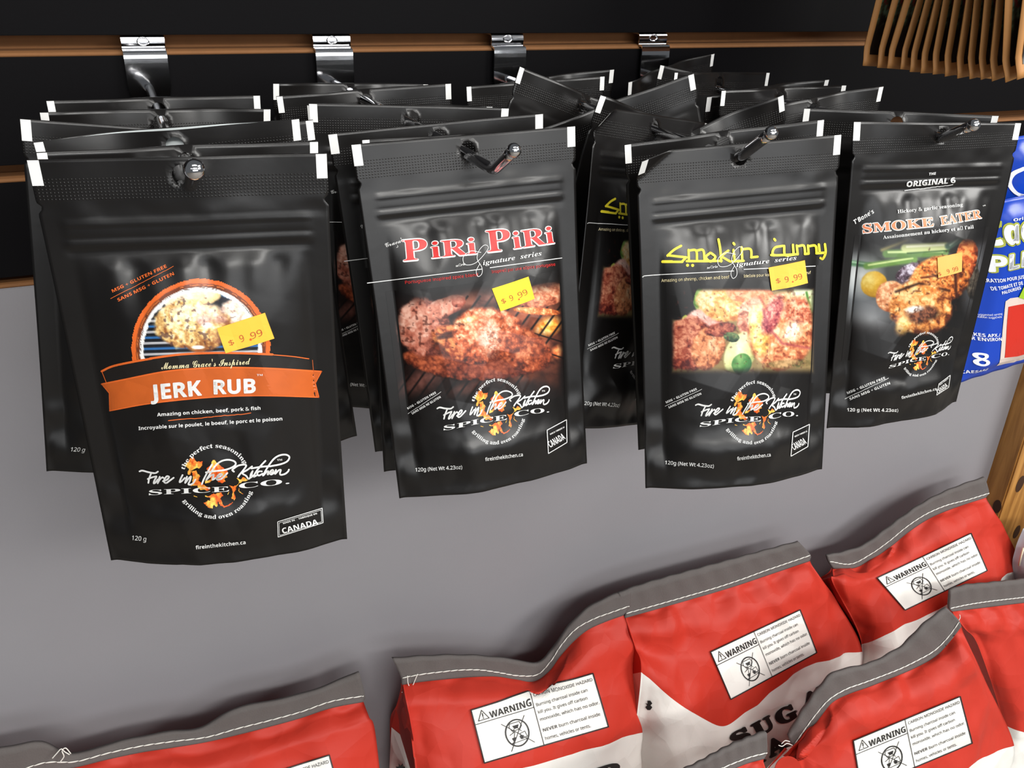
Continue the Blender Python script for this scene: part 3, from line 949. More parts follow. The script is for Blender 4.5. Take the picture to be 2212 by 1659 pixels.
link('printed_picture', picture(SJ, -46, 42, -52, -108, paint_jerk, 0.42), jerk)
z = lambda x, y: (220 + x / 4.608, 560 + y / 4.608)
link('ribbon_black_band', px_drape(SJ, [poly([z(0, 1110), z(110, 1065), z(300, 1022), z(500, 985), z(780, 950), z(1100, 935), z(1400, 937), z(1700, 945), z(2060, 990), z(2095, 1110), z(1700, 1095), z(1250, 1085), z(600, 1130), z(45, 1222)])], 0.24, MT['ribdark'], maxlen=8), jerk)  # black printed band above the ribbon, ground for the cream lettering
link('ribbon_print', px_drape(SJ, [poly([z(0, 1240), z(200, 1200), z(600, 1120), z(900, 1088), z(1250, 1075), z(1700, 1085), z(2185, 1115), z(2125, 1230), z(2160, 1370), z(1600, 1355), z(1100, 1370), z(800, 1400), z(500, 1430), z(80, 1505), z(75, 1330)])], 0.32, MT['ribbon'], maxlen=8), jerk)
ol = [('ribbon_outline', stroke([z(0, 1240), z(200, 1200), z(600, 1120), z(900, 1088), z(1250, 1075), z(1700, 1085), z(2185, 1115)], 3.4)),
      ('ribbon_outline', stroke([z(2185, 1115), z(2125, 1230), z(2160, 1370)], 2.2, False)),
      ('ribbon_outline', stroke([z(2160, 1370), z(1600, 1355), z(1100, 1370), z(500, 1430), z(80, 1505)], 2.4)),
      ('ribbon_outline', stroke([z(80, 1505), z(75, 1330), z(0, 1240)], 1.6, False)),
      ('ribbon_outline', stroke([z(0, 1110), z(45, 1222)], 1.4, False)),
      ('ribbon_outline', stroke([z(2097, 1000), z(2106, 1105)], 1.0, False)),
      ('ribbon_outline', stroke([z(0, 1112), z(110, 1062), z(300, 1020), z(500, 985)], 4.5)),
      ('ribbon_outline', stroke([z(480, 985), z(780, 945), z(1100, 930), z(1400, 932), z(1700, 945)], 4.6)),
      ('ribbon_outline', stroke([z(1690, 947), z(1900, 965), z(2060, 988)], 2.0)),
      ('diet_lettering', T('MSG + GLUTEN FREE', 'sans', (243.9, 631.6), (361, 577), 10.5)),
      ('diet_lettering', T('SANS MSG + GLUTEN', 'sans', (256, 651), (377, 593), 10.5)),
      ('diet_lettering', rough_line((239.5, 644.6), (375, 575), 1.1)),
      ('flourish_line', rough_line((364, 908), (542, 892), 1.6))]
letters(SJ, jerk, 0.42, 'orange', ol)
link('cream_lettering', px_drape(SJ, [T("Momma Grace's Inspired", 'script', (349, 797), (542, 786), 24)], 0.5, MT['cream'], 'cream_lettering'), jerk)
wl = [('product_lettering', T('JERK', 'sans', (326, 863), (437, 852.5), 47, 0.012)),
      ('product_lettering', T('RUB', 'sans', (462, 850.5), (553, 847.5), 45, 0.012)),
      ('product_lettering', T('TM', 'serif', (555, 811), (568, 811), 6)),
      ('serving_lettering', T('Amazing on chicken, beef, pork & fish', 'sans', (340, 898.5), (563, 884), 11)),
      ('serving_lettering', T('Incroyable sur le poulet, le bœuf, le porc et le poisson', 'sans', (300, 928), (610, 907), 11)),
      ('net_weight_lettering', T('120 g', 'plain', (285, 1165), (316, 1168), 14, 0.008)),
      ('web_lettering', T('fireinthekitchen.ca', 'sans', (423.5, 1185.5), (531, 1174), 11.5)),
      ('origin_badge', T('CANADA', 'sans', (611, 1151.5), (688, 1131), 17)),
      ('origin_badge', T('MADE IN  .  FABRIQUE EN', 'sans', (612, 1131), (685, 1109.5), 5))] + \
    tagd('origin_badge', badge([(600, 1126), (696, 1096.6), (698, 1128), (601, 1159)], 1.4)) + tagd('origin_badge', badge([(603, 1128.5), (693.5, 1100.5), (695, 1126), (604, 1155.5)], 0.8))
letters(SJ, jerk, 0.55, 'white', wl)
emblem(SJ, jerk, LOGO_A, LOGO_B)
sticker(SJ, jerk, [(469, 708), (572.6, 674.4), (593, 730), (488, 762)], 'sticker',
        [T('$', 'plain', (497, 746), (507.5, 742), 17), T('9', 'plain', (521, 738), (529.5, 735), 22), T('99', 'plain', (544.5, 731.5), (569, 722.5), 21)], disc((542, 732), 2.6))

# ---- piri piri pouch
piri = new_pouch(SP, 'black pouch with red PiRi PiRi lettering and roast chicken, front of second hook')
BODY['piri'] = pouch_body_mesh(SP); link('pouch_film', BODY['piri'], piri)
TABS['piri'] = corner_tabs(SP, piri)


def paint_piri(P):
    X, Y = P.X, P.Y
    P.c[:] = np.array([30, 18, 16]) / 255
    P.blob(1150, 720, 130, 150, 0, ((40, 20, 18), (110, 56, 40), (170, 90, 60)), 40, 1, soft=0.7)
    P.blob(1030, 640, 110, 34, -14, ((60, 34, 30), (112, 66, 56), (150, 96, 80)), 26, 2, soft=0.6)
    P.blob(905, 830, 80, 34, -30, ((50, 28, 26), (96, 56, 48), (130, 80, 70)), 26, 3, soft=0.7)
    P.blob(1000, 845, 70, 20, -20, ((50, 28, 26), (90, 50, 42), (120, 72, 60)), 26, 4, soft=0.7)
    P.blob(1185, 705, 36, 24, -25, ((210, 90, 24), (255, 180, 70), (255, 244, 190)), 12, 5, soft=0.6)
    P.blob(1165, 784, 34, 13, -15, ((160, 60, 30), (236, 130, 66), (255, 200, 140)), 10, 6, soft=0.6)
    P.blob(1205, 760, 16, 18, 0, ((150, 60, 30), (226, 110, 60), (255, 180, 110)), 10, 6, soft=0.6)
    for k in range(12):
        x0 = 838 + k * 27
        P.line([(x0 - 60, 885), (x0 + 118, 640)], 4.2, (18, 12, 12), 2.2)
    P.line([(1090, 700), (1225, 742)], 3, (20, 12, 12), 2); P.line([(1120, 742), (1225, 776)], 3, (20, 12, 12), 2)
    P.blob(1172, 638, 62, 27, -10, ((120, 52, 36), (206, 120, 84), (250, 200, 160)), 9, 9, wob=0.08)
    P.blob(1160, 672, 54, 8, 4, ((140, 60, 30), (222, 120, 60), (255, 210, 150)), 7, 12)
    ch = ((62, 20, 14), (172, 76, 44), (246, 178, 138))
    P.blob(975, 785, 110, 34, 10, ((36, 14, 10), (112, 46, 28), (190, 96, 60)), 12, 14)
    P.blob(1085, 792, 112, 26, -4, ((40, 18, 14), (104, 44, 32), (166, 86, 62)), 14, 16)
    P.blob(1130, 755, 66, 46, 28, ((70, 26, 16), (160, 72, 42), (226, 140, 96)), 11, 18)
    P.blob(915, 705, 62, 66, -24, ((86, 34, 26), (190, 108, 86), (240, 186, 164)), 14, 20, lit=(-0.5, -0.35), rough=0.8)
    P.blob(960, 664, 52, 22, -22, ((110, 50, 40), (206, 128, 104), (246, 200, 178)), 13, 22, rough=0.7)
    P.blob(990, 652, 17, 13, -10, ((110, 46, 36), (186, 100, 80), (230, 160, 136)), 9, 24, rough=0.6)
    P.blob(1000, 745, 74, 36, 22, ((40, 14, 10), (150, 62, 34), (236, 150, 90)), 10, 26)
    P.blob(975, 722, 44, 9, -14, ((20, 10, 8), (50, 22, 16), (90, 40, 28)), 9, 28, soft=0.5)
    P.blob(948, 752, 12, 34, -46, ((24, 10, 8), (66, 28, 18), (120, 50, 30)), 9, 29, soft=0.6)
    P.blob(1055, 722, 84, 60, 6, ((92, 34, 20), (200, 96, 56), (255, 206, 166)), 10, 31, wob=0.07, rough=0.9)
    P.blob(1058, 730, 36, 46, 0, ((150, 70, 50), (240, 180, 150), (255, 244, 232)), 6, 37, wob=0.2, soft=0.6, k=0.75, rough=1.5)
    P.blob(1014, 690, 26, 9, -14, ((190, 110, 60), (246, 190, 130), (255, 240, 200)), 7, 39, soft=0.5)
    reg = np.clip(P.reg(930, 700, 80, 70) * 3, 0, 1)
    P.speck(5, 0.56, (60, 22, 16), 0.8, reg, 2); P.speck(4.5, 0.6, (80, 30, 18), 0.6, np.clip(P.reg(1120, 740, 70, 50) * 3, 0, 1), 8)
    e = np.minimum.reduce([smooth(846, 872, X), smooth(1222, 1200, X), smooth(604, 650, Y + 0.1 * (X - 1100)), smooth(882, 812, Y)])
    dark = np.array([12, 9, 9]) / 255
    P.c = P.c * e[..., None] + dark * (1 - e[..., None])


link('printed_picture', picture(SP, -58, 52, -82, -160, paint_piri, 0.44), piri)
rd = [('P', (870, 564), (926, 559), 71), ('iRi', (931, 558), (1031, 548), 56), ('P', (1052, 545), (1106, 539), 73), ('iRi', (1108, 538), (1199, 525), 58)]
link('white_outline', px_drape(SP, [T(s, 'serif', (a[0] - 0.3, a[1] + 0.6), (b[0] + 0.3, b[1] + 0.6), h + 0.6, 0.021) for s, a, b, h in rd], 0.36, MT['white'], 'white_outline', 13), piri)
rl = [T(s, 'serif', (a[0] + 1.4, a[1] - 1.0), (b[0] - 1.4, b[1] - 1.0), h - 2.2) for s, a, b, h in rd]
letters(SP, piri, 0.5, 'red', [('tagline_lettering', T('Portuguese inspired spice blend', 'plain', (875, 613), (1032, 596), 9.5, 0.006)),
      ('second_tagline_lettering', T('Inspiré par une épice portugaise', 'plain', (1062, 590), (1199, 573.5), 9.5, 0.006))])
link('red_lettering', px_drape(SP, rl, 0.5, MT['red'], 'red_lettering'), piri)
SIG = [[(0, 0), (-22, -3), (-38, 10), (-34, 26), (-14, 24), (4, 8), (16, -10), (8, -16), (-4, -4), (-8, 14), (2, 32), (2, 46), (-6, 52), (-10, 40), (-2, 24)]]


def signature(o, s=1.0):
    return [stroke([(o[0] + s * x, o[1] + s * y) for x, y in SIG[0]], 1.1)]


wl = [('name_lettering', stroke([(858, 530), (859, 533), (856, 534.5)], 1.0)),
      ('name_lettering', T("Graca's", 'script', (833, 534), (874, 521), 15)),
      ('series_lettering', T('ignature  series', 'serifi', (1043, 572.5), (1170, 551), 15)),
      ('series_lettering', T('série', 'serifi', (984, 576.5), (1005, 572), 8)),
      ('rule_line', stroke([(786, 612), (1040, 581)], 1.6, False)),
      ('rule_line', stroke([(1058, 578), (1213, 557)], 1.6, False)),
      ('diet_lettering', T('MSG + GLUTEN FREE', 'sans', (881, 884), (942, 849), 7)),
      ('diet_lettering', T('SANS MSG NI GLUTEN', 'sans', (890, 895), (952, 858.5), 7)),
      ('diet_lettering', rough_line((881, 893), (952, 846), 0.8)),
      ('web_lettering', T('fireinthekitchen.ca', 'plain', (1048, 995.5), (1129, 984.5), 11, 0.01)),
      ('net_weight_lettering', T('120g (Net Wt 4.23oz)', 'plain', (897, 1018), (998, 1012), 11.5, 0.01)),
      ('origin_badge', T('CANADA', 'sans', (1188, 966.5), (1221, 947), 21)),
      ('origin_badge', T('MADE IN / FABRIQUÉ AU', 'sans', (1188, 939), (1219, 923), 4.5))] + tagd('series_lettering', signature((1038, 545))) + \
    tagd('origin_badge', badge([(1181, 928.6), (1223, 906), (1224, 955), (1184, 979)], 1.6))
letters(SP, piri, 0.62, 'white', wl)
emblem(SP, piri, (958, 929.7), (1185.7, 889.9))
sticker(SP, piri, [(1061.7, 623), (1140.5, 597), (1154, 644.7), (1080.5, 672)], 'sticker_y',
        [T('$', 'plain', (1084, 656), (1093, 653), 15), T('9', 'plain', (1102, 650), (1109, 647.5), 18), T('99', 'plain', (1120.5, 643.5), (1140, 634.5), 18)], disc((1120, 646), 2.0))

# ---- smokin curry pouch
curry = new_pouch(SC, 'black pouch with yellow Smokin curry lettering, front of third hook, folded corner')
BODY['curry'] = pouch_body_mesh(SC); link('pouch_film', BODY['curry'], curry)
TABS['curry'] = corner_tabs(SC, curry)


def paint_curry(P):
    X, Y = P.X, P.Y
    P.c[:] = np.array([150, 128, 84]) / 255
    P.ell(1478, 620, 62, 80, 0, (14, 12, 12), 0.08)
    P.blob(1530, 650, 32, 34, 30, ((90, 130, 60), (196, 210, 130), (240, 246, 210)), 14, 1, rough=0.7)
    P.blob(1513, 642, 14, 24, 16, ((60, 110, 40), (120, 160, 70), (200, 220, 150)), 12, 3, rough=0.5)
    P.blob(1479, 697, 8, 18, 12, ((70, 110, 30), (140, 178, 50), (200, 220, 110)), 12, 4, rough=0.5)
    P.blob(1457, 716, 9, 22, 0, ((90, 100, 60), (170, 180, 110), (220, 226, 170)), 12, 4, rough=0.5)
    P.blob(1735, 650, 34, 34, 0, ((110, 140, 80), (206, 216, 160), (246, 248, 220)), 14, 6, rough=0.5)
    P.line([(1742, 632), (1750, 668)], 5, (80, 130, 60), 3)
    P.blob(1520, 705, 44, 40, 40, ((170, 90, 84), (236, 176, 160), (255, 232, 220)), 12, 8, rough=0.8)
    P.blob(1565, 656, 62, 42, 12, ((190, 110, 60), (240, 186, 112), (255, 240, 196)), 11, 10)
    P.blob(1620, 636, 56, 20, 4, ((160, 80, 50), (232, 140, 96), (250, 190, 150)), 12, 12)
    P.blob(1630, 690, 40, 50, 10, ((150, 70, 60), (232, 160, 130), (252, 214, 190)), 12, 14)
    P.blob(1486, 742, 54, 62, 18, ((80, 26, 26), (166, 76, 56), (226, 150, 116)), 10, 16, rough=1.2)
    P.blob(1530, 752, 38, 50, 18, ((120, 56, 36), (226, 144, 96), (250, 206, 160)), 12, 18)
    P.blob(1556, 712, 36, 16, -10, ((60, 24, 24), (150, 66, 54), (216, 130, 100)), 8, 19)
    P.blob(1600, 762, 34, 52, 28, ((150, 160, 90), (224, 226, 160), (250, 250, 220)), 16, 21, rough=0.4, wob=0.03)
    P.blob(1602, 786, 22, 24, 24, ((30, 80, 40), (70, 130, 66), (150, 190, 110)), 14, 22, rough=0.4, wob=0.05)
    P.blob(1580, 728, 18, 11, 10, ((24, 40, 30), (56, 84, 56), (120, 140, 90)), 9, 23)
    P.blob(1688, 716, 76, 88, 12, ((150, 70, 46), (232, 150, 100), (255, 224, 184)), 12, 25, wob=0.06)
    P.blob(1640, 716, 24, 62, -8, ((190, 130, 60), (246, 206, 116), (255, 246, 196)), 12, 27, soft=0.3)
    P.blob(1668, 680, 22, 50, 22, ((110, 30, 50), (186, 90, 90), (240, 170, 150)), 8, 29, soft=0.3, rough=1.2)
    P.blob(1722, 672, 34, 36, 20, ((130, 50, 40), (216, 124, 90), (250, 196, 160)), 8, 31, soft=0.3, rough=1.2)
    P.blob(1712, 716, 26, 34, 30, ((200, 120, 80), (250, 206, 166), (255, 248, 236)), 8, 33, soft=0.5)
    P.line([(1648, 668), (1660, 708), (1690, 742), (1748, 752)], 5, (136, 40, 64), 5, 0.6)
    P.line([(1640, 640), (1655, 664), (1690, 640)], 4, (150, 60, 50), 4, 0.5)
    P.blob(1700, 786, 56, 12, -3, ((50, 60, 30), (140, 110, 70), (200, 160, 110)), 10, 35, soft=0.4)
    reg = np.clip((Y - 600) / 30, 0, 1)
    P.speck(5, 0.6, (90, 36, 30), 0.6, reg, 2)
    dark = np.array([12, 9, 9]) / 255
    e = np.minimum.reduce([smooth(1448, 1460, X), smooth(1762, 1748, X), smooth(620, 632, Y), smooth(812, 790, Y)])
    P.c = P.c * e[..., None] + dark * (1 - e[..., None])


link('printed_picture', picture(SC, -50, 58, -76, -150, paint_curry, 0.44), curry)
zc = lambda x, y: (1400 + x / 2.724, 500 + y / 2.724)
YS = [[(82, 178), (200, 178)], [(196, 178), (222, 152)], [(224, 152), (118, 140)], [(112, 142), (150, 108), (192, 84)], [(225, 174), (345, 174)], [(236, 108), (238, 174)], [(236, 112), (280, 112), (286, 172)],
      [(284, 112), (322, 110), (330, 172)], [(340, 174), (430, 172)], [(365, 124), (338, 150), (365, 176), (394, 150), (365, 124)], [(412, 46), (422, 100), (428, 176)], [(430, 142), (470, 112)],
      [(432, 148), (480, 176)], [(480, 176), (560, 172)], [(500, 108), (508, 172)], [(500, 68), (506, 76)], [(548, 92), (552, 172)], [(550, 104), (600, 104), (606, 152)], [(604, 152), (642, 148)],
      [(790, 84), (742, 96), (734, 136), (800, 138)], [(740, 44), (746, 52)], [(722, 138), (740, 140)], [(798, 84), (804, 138), (852, 136)], [(850, 78), (854, 136)], [(872, 82), (878, 134)], [(880, 86), (914, 84), (922, 130)],
      [(920, 132), (940, 130)], [(938, 82), (942, 130)], [(944, 86), (982, 84), (990, 126)], [(988, 128), (1040, 124)], [(1002, 76), (1008, 124)], [(1038, 74), (1042, 124), (1026, 160), (1012, 156)], [(800, 138), (870, 134)]]
yp = [stroke([zc(*p) for p in s], 5.2, len(s) > 2) for s in YS] + [disc(zc(230, 198), 3.4), disc(zc(260, 199), 3.4)]
yp += [stroke([zc(84, 176), zc(140, 176)], 5.5, False)]
link('yellow_lettering', px_drape(SC, yp, 0.46, MT['yellow'], 'yellow_lettering'), curry)
link('cream_lettering', px_drape(SC, [T('Amazing on shrimp, chicken and beef', 'plain', (1428, 609), (1575, 601), 9.5, 0.006), T('Idéale pour les crevettes, poulet et boeuf', 'plain', (1606, 599), (1751, 591), 8.5, 0.006)], 0.5, MT['cream'], 'cream_lettering'), curry)
wl = [('series_lettering', T('ignature  series', 'serifi', (1590, 576), (1720, 560.5), 14)),
      ('series_lettering', T('série', 'serifi', (1526, 580.5), (1550, 577.5), 8)),
      ('rule_line', stroke([(1387, 598), (1410, 594), (1584, 585)], 1.6)),
      ('rule_line', stroke([(1606, 581.5), (1760, 574.5)], 1.6, False)),
      ('diet_lettering', T('MSG + GLUTEN FREE', 'sans', (1438.5, 871), (1505, 841.5), 7)),
      ('diet_lettering', T('SANS MSG NI GLUTEN', 'sans', (1444, 882), (1514.5, 851.5), 7)),
      ('diet_lettering', rough_line((1436, 877), (1515, 840.5), 0.8)),
      ('web_lettering', T('fireinthekitchen.ca', 'plain', (1592, 994), (1664, 985), 11, 0.01)),
      ('net_weight_lettering', T('120g (Net Wt 4.23oz)', 'plain', (1435.6, 1002), (1541, 1010), 11.5, 0.01)),
      ('origin_badge', T('CANADA', 'sans', (1714, 972), (1742, 957), 21)),
      ('origin_badge', T('MADE IN / FABRIQUÉ AU', 'sans', (1716, 944), (1743, 932), 4.5))] + tagd('series_lettering', signature((1588, 549))) + \
    tagd('origin_badge', badge([(1712, 933), (1747.6, 916), (1744, 964), (1707.6, 985)], 1.6))
letters(SC, curry, 0.6, 'white', wl)
emblem(SC, curry, (1511, 922), (1723, 898))
sticker(SC, curry, [(1658.8, 577.8), (1737, 561.7), (1743.6, 610.9), (1666, 627.4)], 'sticker',
        [T('$', 'plain', (1676, 612), (1685, 610), 15), T('9', 'plain', (1695, 609.5), (1703, 608), 18), T('99', 'plain', (1714.5, 605.5), (1732, 602), 18)], disc((1711, 608), 1.8))

# ---- smoke eater pouch
smoke = new_pouch(SS, 'black pouch reading THE ORIGINAL 6 and SMOKE EATER, front of rightmost hook')
BODY['smoke'] = pouch_body_mesh(SS); link('pouch_film', BODY['smoke'], smoke)
TABS['smoke'] = corner_tabs(SS, smoke)


def paint_smoke(P):
    X, Y = P.X, P.Y
    P.c[:] = np.array([14, 12, 12]) / 255
    P.ell(1840, 610, 75, 95, 0, (140, 146, 150), 0.9); P.ell(1900, 640, 100, 90, 0, (104, 108, 112), 0.9, 0.8); P.ell(1960, 560, 130, 60, -10, (96, 104, 96), 0.9, 0.8)
    P.ell(1860, 596, 56, 56, 0, (206, 210, 208), 0.95); P.ell(2118, 590, 44, 110, 10, (140, 144, 150), 0.9, 0.9)
    P.ell(1880, 690, 60, 50, 0, (160, 162, 164), 0.95, 0.8)
    gb = lambda a, b, w, c, h: (P.line([a, b], w, c, 5), P.line([(a[0] + 4, a[1] - w * 0.18), (b[0] - 4, b[1] - w * 0.18)], w * 0.25, h, 3))
    gb((1822, 566), (1880, 573), 12, (78, 116, 84), (150, 180, 150)); gb((1872, 575), (1975, 560), 14, (104, 142, 70), (206, 222, 150))
    gb((1915, 548), (2040, 546), 18, (92, 126, 66), (196, 214, 150)); gb((1955, 536), (2042, 532), 18, (190, 198, 140), (240, 242, 206)); P.line([(1960, 547), (2050, 541)], 3, (50, 84, 40), 3)
    gb((2048, 532), (2095, 503), 14, (70, 96, 80), (150, 170, 150)); P.line([(1905, 540), (1960, 518)], 6, (140, 132, 84), 6)
    P.blob(1888, 614, 30, 30, 0, ((140, 96, 20), (206, 160, 50), (244, 226, 140)), 20, 1, wob=0.04, rough=0.5)
    P.blob(1924, 640, 34, 36, 20, ((140, 70, 40), (206, 130, 84), (250, 206, 160)), 10, 3, wob=0.05)
    P.blob(1968, 592, 36, 24, -22, ((40, 28, 34), (96, 76, 90), (214, 206, 220)), 9, 5, rough=1.3)
    P.blob(2100, 600, 16, 50, 0, ((20, 18, 16), (60, 52, 44), (110, 100, 84)), 10, 7)
    P.blob(2085, 562, 26, 50, 12, ((70, 24, 14), (180, 80, 38), (246, 160, 90)), 10, 9)
    P.blob(2028, 606, 72, 54, -22, ((70, 28, 14), (206, 112, 48), (250, 190, 110)), 10, 11, wob=0.06, rough=1.1)
    P.blob(1988, 664, 72, 62, 8, ((96, 40, 20), (220, 140, 70), (255, 214, 150)), 12, 15, wob=0.05, rough=1.1)
    P.line([(1935, 630), (1985, 612), (2050, 628)], 5, (46, 20, 12), 5); P.line([(2062, 575), (2066, 640)], 6, (60, 24, 14), 5); P.line([(1990, 600), (2060, 590)], 4, (90, 36, 18), 4)
    P.blob(1990, 680, 46, 22, -8, ((20, 12, 12), (60, 30, 22), (150, 90, 60)), 9, 17, soft=0.4, wob=0.3)
    P.blob(1974, 668, 26, 10, -10, ((90, 60, 50), (226, 216, 206), (255, 255, 250)), 6, 19, soft=0.5, rough=1.4)
    P.blob(1948, 706, 18, 26, 26, ((170, 100, 40), (240, 184, 90), (255, 226, 160)), 8, 23, soft=0.5)
    P.blob(2000, 626, 36, 14, -10, ((180, 90, 40), (240, 150, 70), (255, 230, 180)), 8, 25, soft=0.5)
    reg = np.clip(np.maximum(P.reg(2030, 600, 80, 70), P.reg(1990, 665, 80, 70)) * 3, 0, 1)
    P.speck(5, 0.6, (50, 22, 12), 0.7, reg, 2)
    dark = np.array([12, 9, 9]) / 255
    e = np.minimum.reduce([smooth(1815, 1845, X + 0.03 * (Y - 500)), smooth(2140, 2105, X + 0.2 * (Y - 560)), smooth(505, 545, Y), smooth(756, 690, Y - 0.15 * (X - 1950))])
    P.c = P.c * e[..., None] + dark * (1 - e[..., None])


link('printed_picture', picture(SS, -58, 57, -72, -160, paint_smoke, 0.5), smoke)
SE = [('SMOKE', (1862, 504), (2018, 489), 31), ('EATER', (2031, 487), (2121, 471), 30)]
link('white_outline', px_drape(SS, [T(s, 'serif', a, b, h, 0.03) for s, a, b, h in SE], 0.36, MT['white'], 'white_outline', 13), smoke)
link('orange_lettering', px_drape(SS, [T(s, 'serif', (a[0] + 1.5, a[1] - 1), (b[0] - 1.5, b[1] - 1), h - 2) for s, a, b, h in SE], 0.5, MT['peach'], 'orange_lettering'), smoke)
wl = [('range_lettering', T('THE', 'sansi', (2006, 378.5), (2021, 377), 8)),
      ('range_lettering', T('ORIGINAL 6', 'sansi', (1957.5, 403.5), (2063, 394.5), 17, 0.012)),
      ('range_lettering', rough_line((1953, 411.5), (2057, 399), 1.3)),
      ('tagline_lettering', T('Hickory & garlic seasoning', 'serif', (1938, 460.5), (2078.5, 445), 11.5)),
      ('name_lettering', T("T'Bone's", 'sansi', (1846, 484), (1888, 459), 14, -0.01)),
      ('product_lettering', T('TM', 'serif', (2122, 446), (2128, 444), 4)),
      ('subtitle_lettering', T("Assaisonnement au hickory et à l'ail", 'serif', (1906.5, 516), (2102, 493), 11.5)),
      ('diet_lettering', T('MSG + GLUTEN FREE', 'sans', (1829.5, 851), (1911.5, 818), 8)),
      ('diet_lettering', T('SANS MSG + GLUTEN', 'sans', (1835, 864), (1922, 829), 8)),
      ('diet_lettering', rough_line((1824, 861), (1918, 816.5), 0.9)),
      ('web_lettering', T('fireinthekitchen.ca', 'serif', (1947, 861.5), (2023, 841.5), 9.5)),
      ('net_weight_lettering', T('120 g (Net Wt 4.23oz)', 'sans', (1828.5, 888), (1939, 889), 10.5)),
      ('origin_badge', T('CANADA', 'sans', (2026, 850), (2047, 834), 14)),
      ('origin_badge', T('MADE IN / FABRIQUÉ AU', 'sans', (2029, 832), (2048, 817), 3.5))] + tagd('origin_badge', badge([(2027, 828.6), (2051.6, 810), (2048, 836), (2022, 853)], 1.2))
letters(SS, smoke, 0.6, 'white', wl)
emblem(SS, smoke, (1918.7, 795.5), (2049, 766))
sticker(SS, smoke, [(2023, 556), (2076.6, 544), (2075.7, 586), (2025, 599.6)], 'sticker_o',
        [T('$', 'plain', (2026.5, 595.5), (2032, 594), 11), T('9', 'plain', (2045, 590), (2050, 588.5), 13), T('99', 'plain', (2057, 586.5), (2068.5, 583), 13)], None)

# ------------------------------------------------------------------ pouches hanging behind the front ones
VAR = {}
for i in range(5):
    Sv = Pouch([0, 0, 0, 0, 0, 0], None, 11 + 3 * i, (2.2, 3.0, 1.6, 2.6, 1.8)[i], puff=0.45)
    VAR[i] = (Sv, pouch_body_mesh(Sv, step=2.2), None)
Sm = Pouch([0, 0, 0, 0, 0, 0], None, 33, 2.2, puff=0.5, mouth=12)
VAR['open'] = (Sm, pouch_body_mesh(Sm, step=2.2), None)
VTAB = {}


def side_tabs(S, key, root):
    if key not in VTAB:
        VTAB[key] = []
        for xa, xb in ((-65.4, -61.2), (61.2, 65.4)):
            xs = np.linspace(xa, xb, 4); zs = np.linspace(-0.3, -11.5, 8)
            X, Z = np.meshgrid(xs, zs, indexing='ij')
            VTAB[key].append(mk_mesh('corner_mark', S.local(X.ravel(), Z.ravel(), 0.15), grid_faces(4, 8), MT['tab']))
    for me in VTAB[key]: link('corner_mark', me, root)


def back_pouch(x, y, zz, yaw, roll, tilt, kind, label, art=None, newy=None):
    t = np.array([x, y, zz])
    if newy is not None: t = C + (t - C) * ((newy - C[1]) / (y - C[1]))
    m = rot((0, 0, yaw)) @ rot((0, roll, 0)) @ rot((tilt, 0, 0))
    root = link('spice_pouch', None, label=label, category='pouch')
    Mx = np.eye(4); Mx[:3, :3] = m; Mx[:3, 3] = t
    root.matrix_world = Matrix(Mx.tolist())
    if kind in ('jerk', 'piri', 'curry', 'smoke'):
        src = {'jerk': jerk, 'piri': piri, 'curry': curry, 'smoke': smoke}[kind]
        for ch in list(src.children):
            base = ch.name.split('.')[0]
            if base in ('pouch_film', 'corner_mark') or (art and (art == 'all' or base in art)) and base != 'price_sticker':
                c = ch.copy(); COL.objects.link(c); c.parent = root; c.matrix_parent_inverse = Matrix.Identity(4)
    else:
        S, me, _ = VAR[kind]
        link('pouch_film', me, root); side_tabs(S, kind, root)
        if kind == 'open':
            xs = np.linspace(-63, 63, 60); zs = np.linspace(-0.4, -11, 8)
            X, Z = np.meshgrid(xs, zs, indexing='ij')
            Pb = S.local(X.ravel(), Z.ravel(), 0.25, back=True)
            link('foil_lining', mk_mesh('foil_lining', Pb, grid_faces(60, 8), MT['foil']), root)
    return root


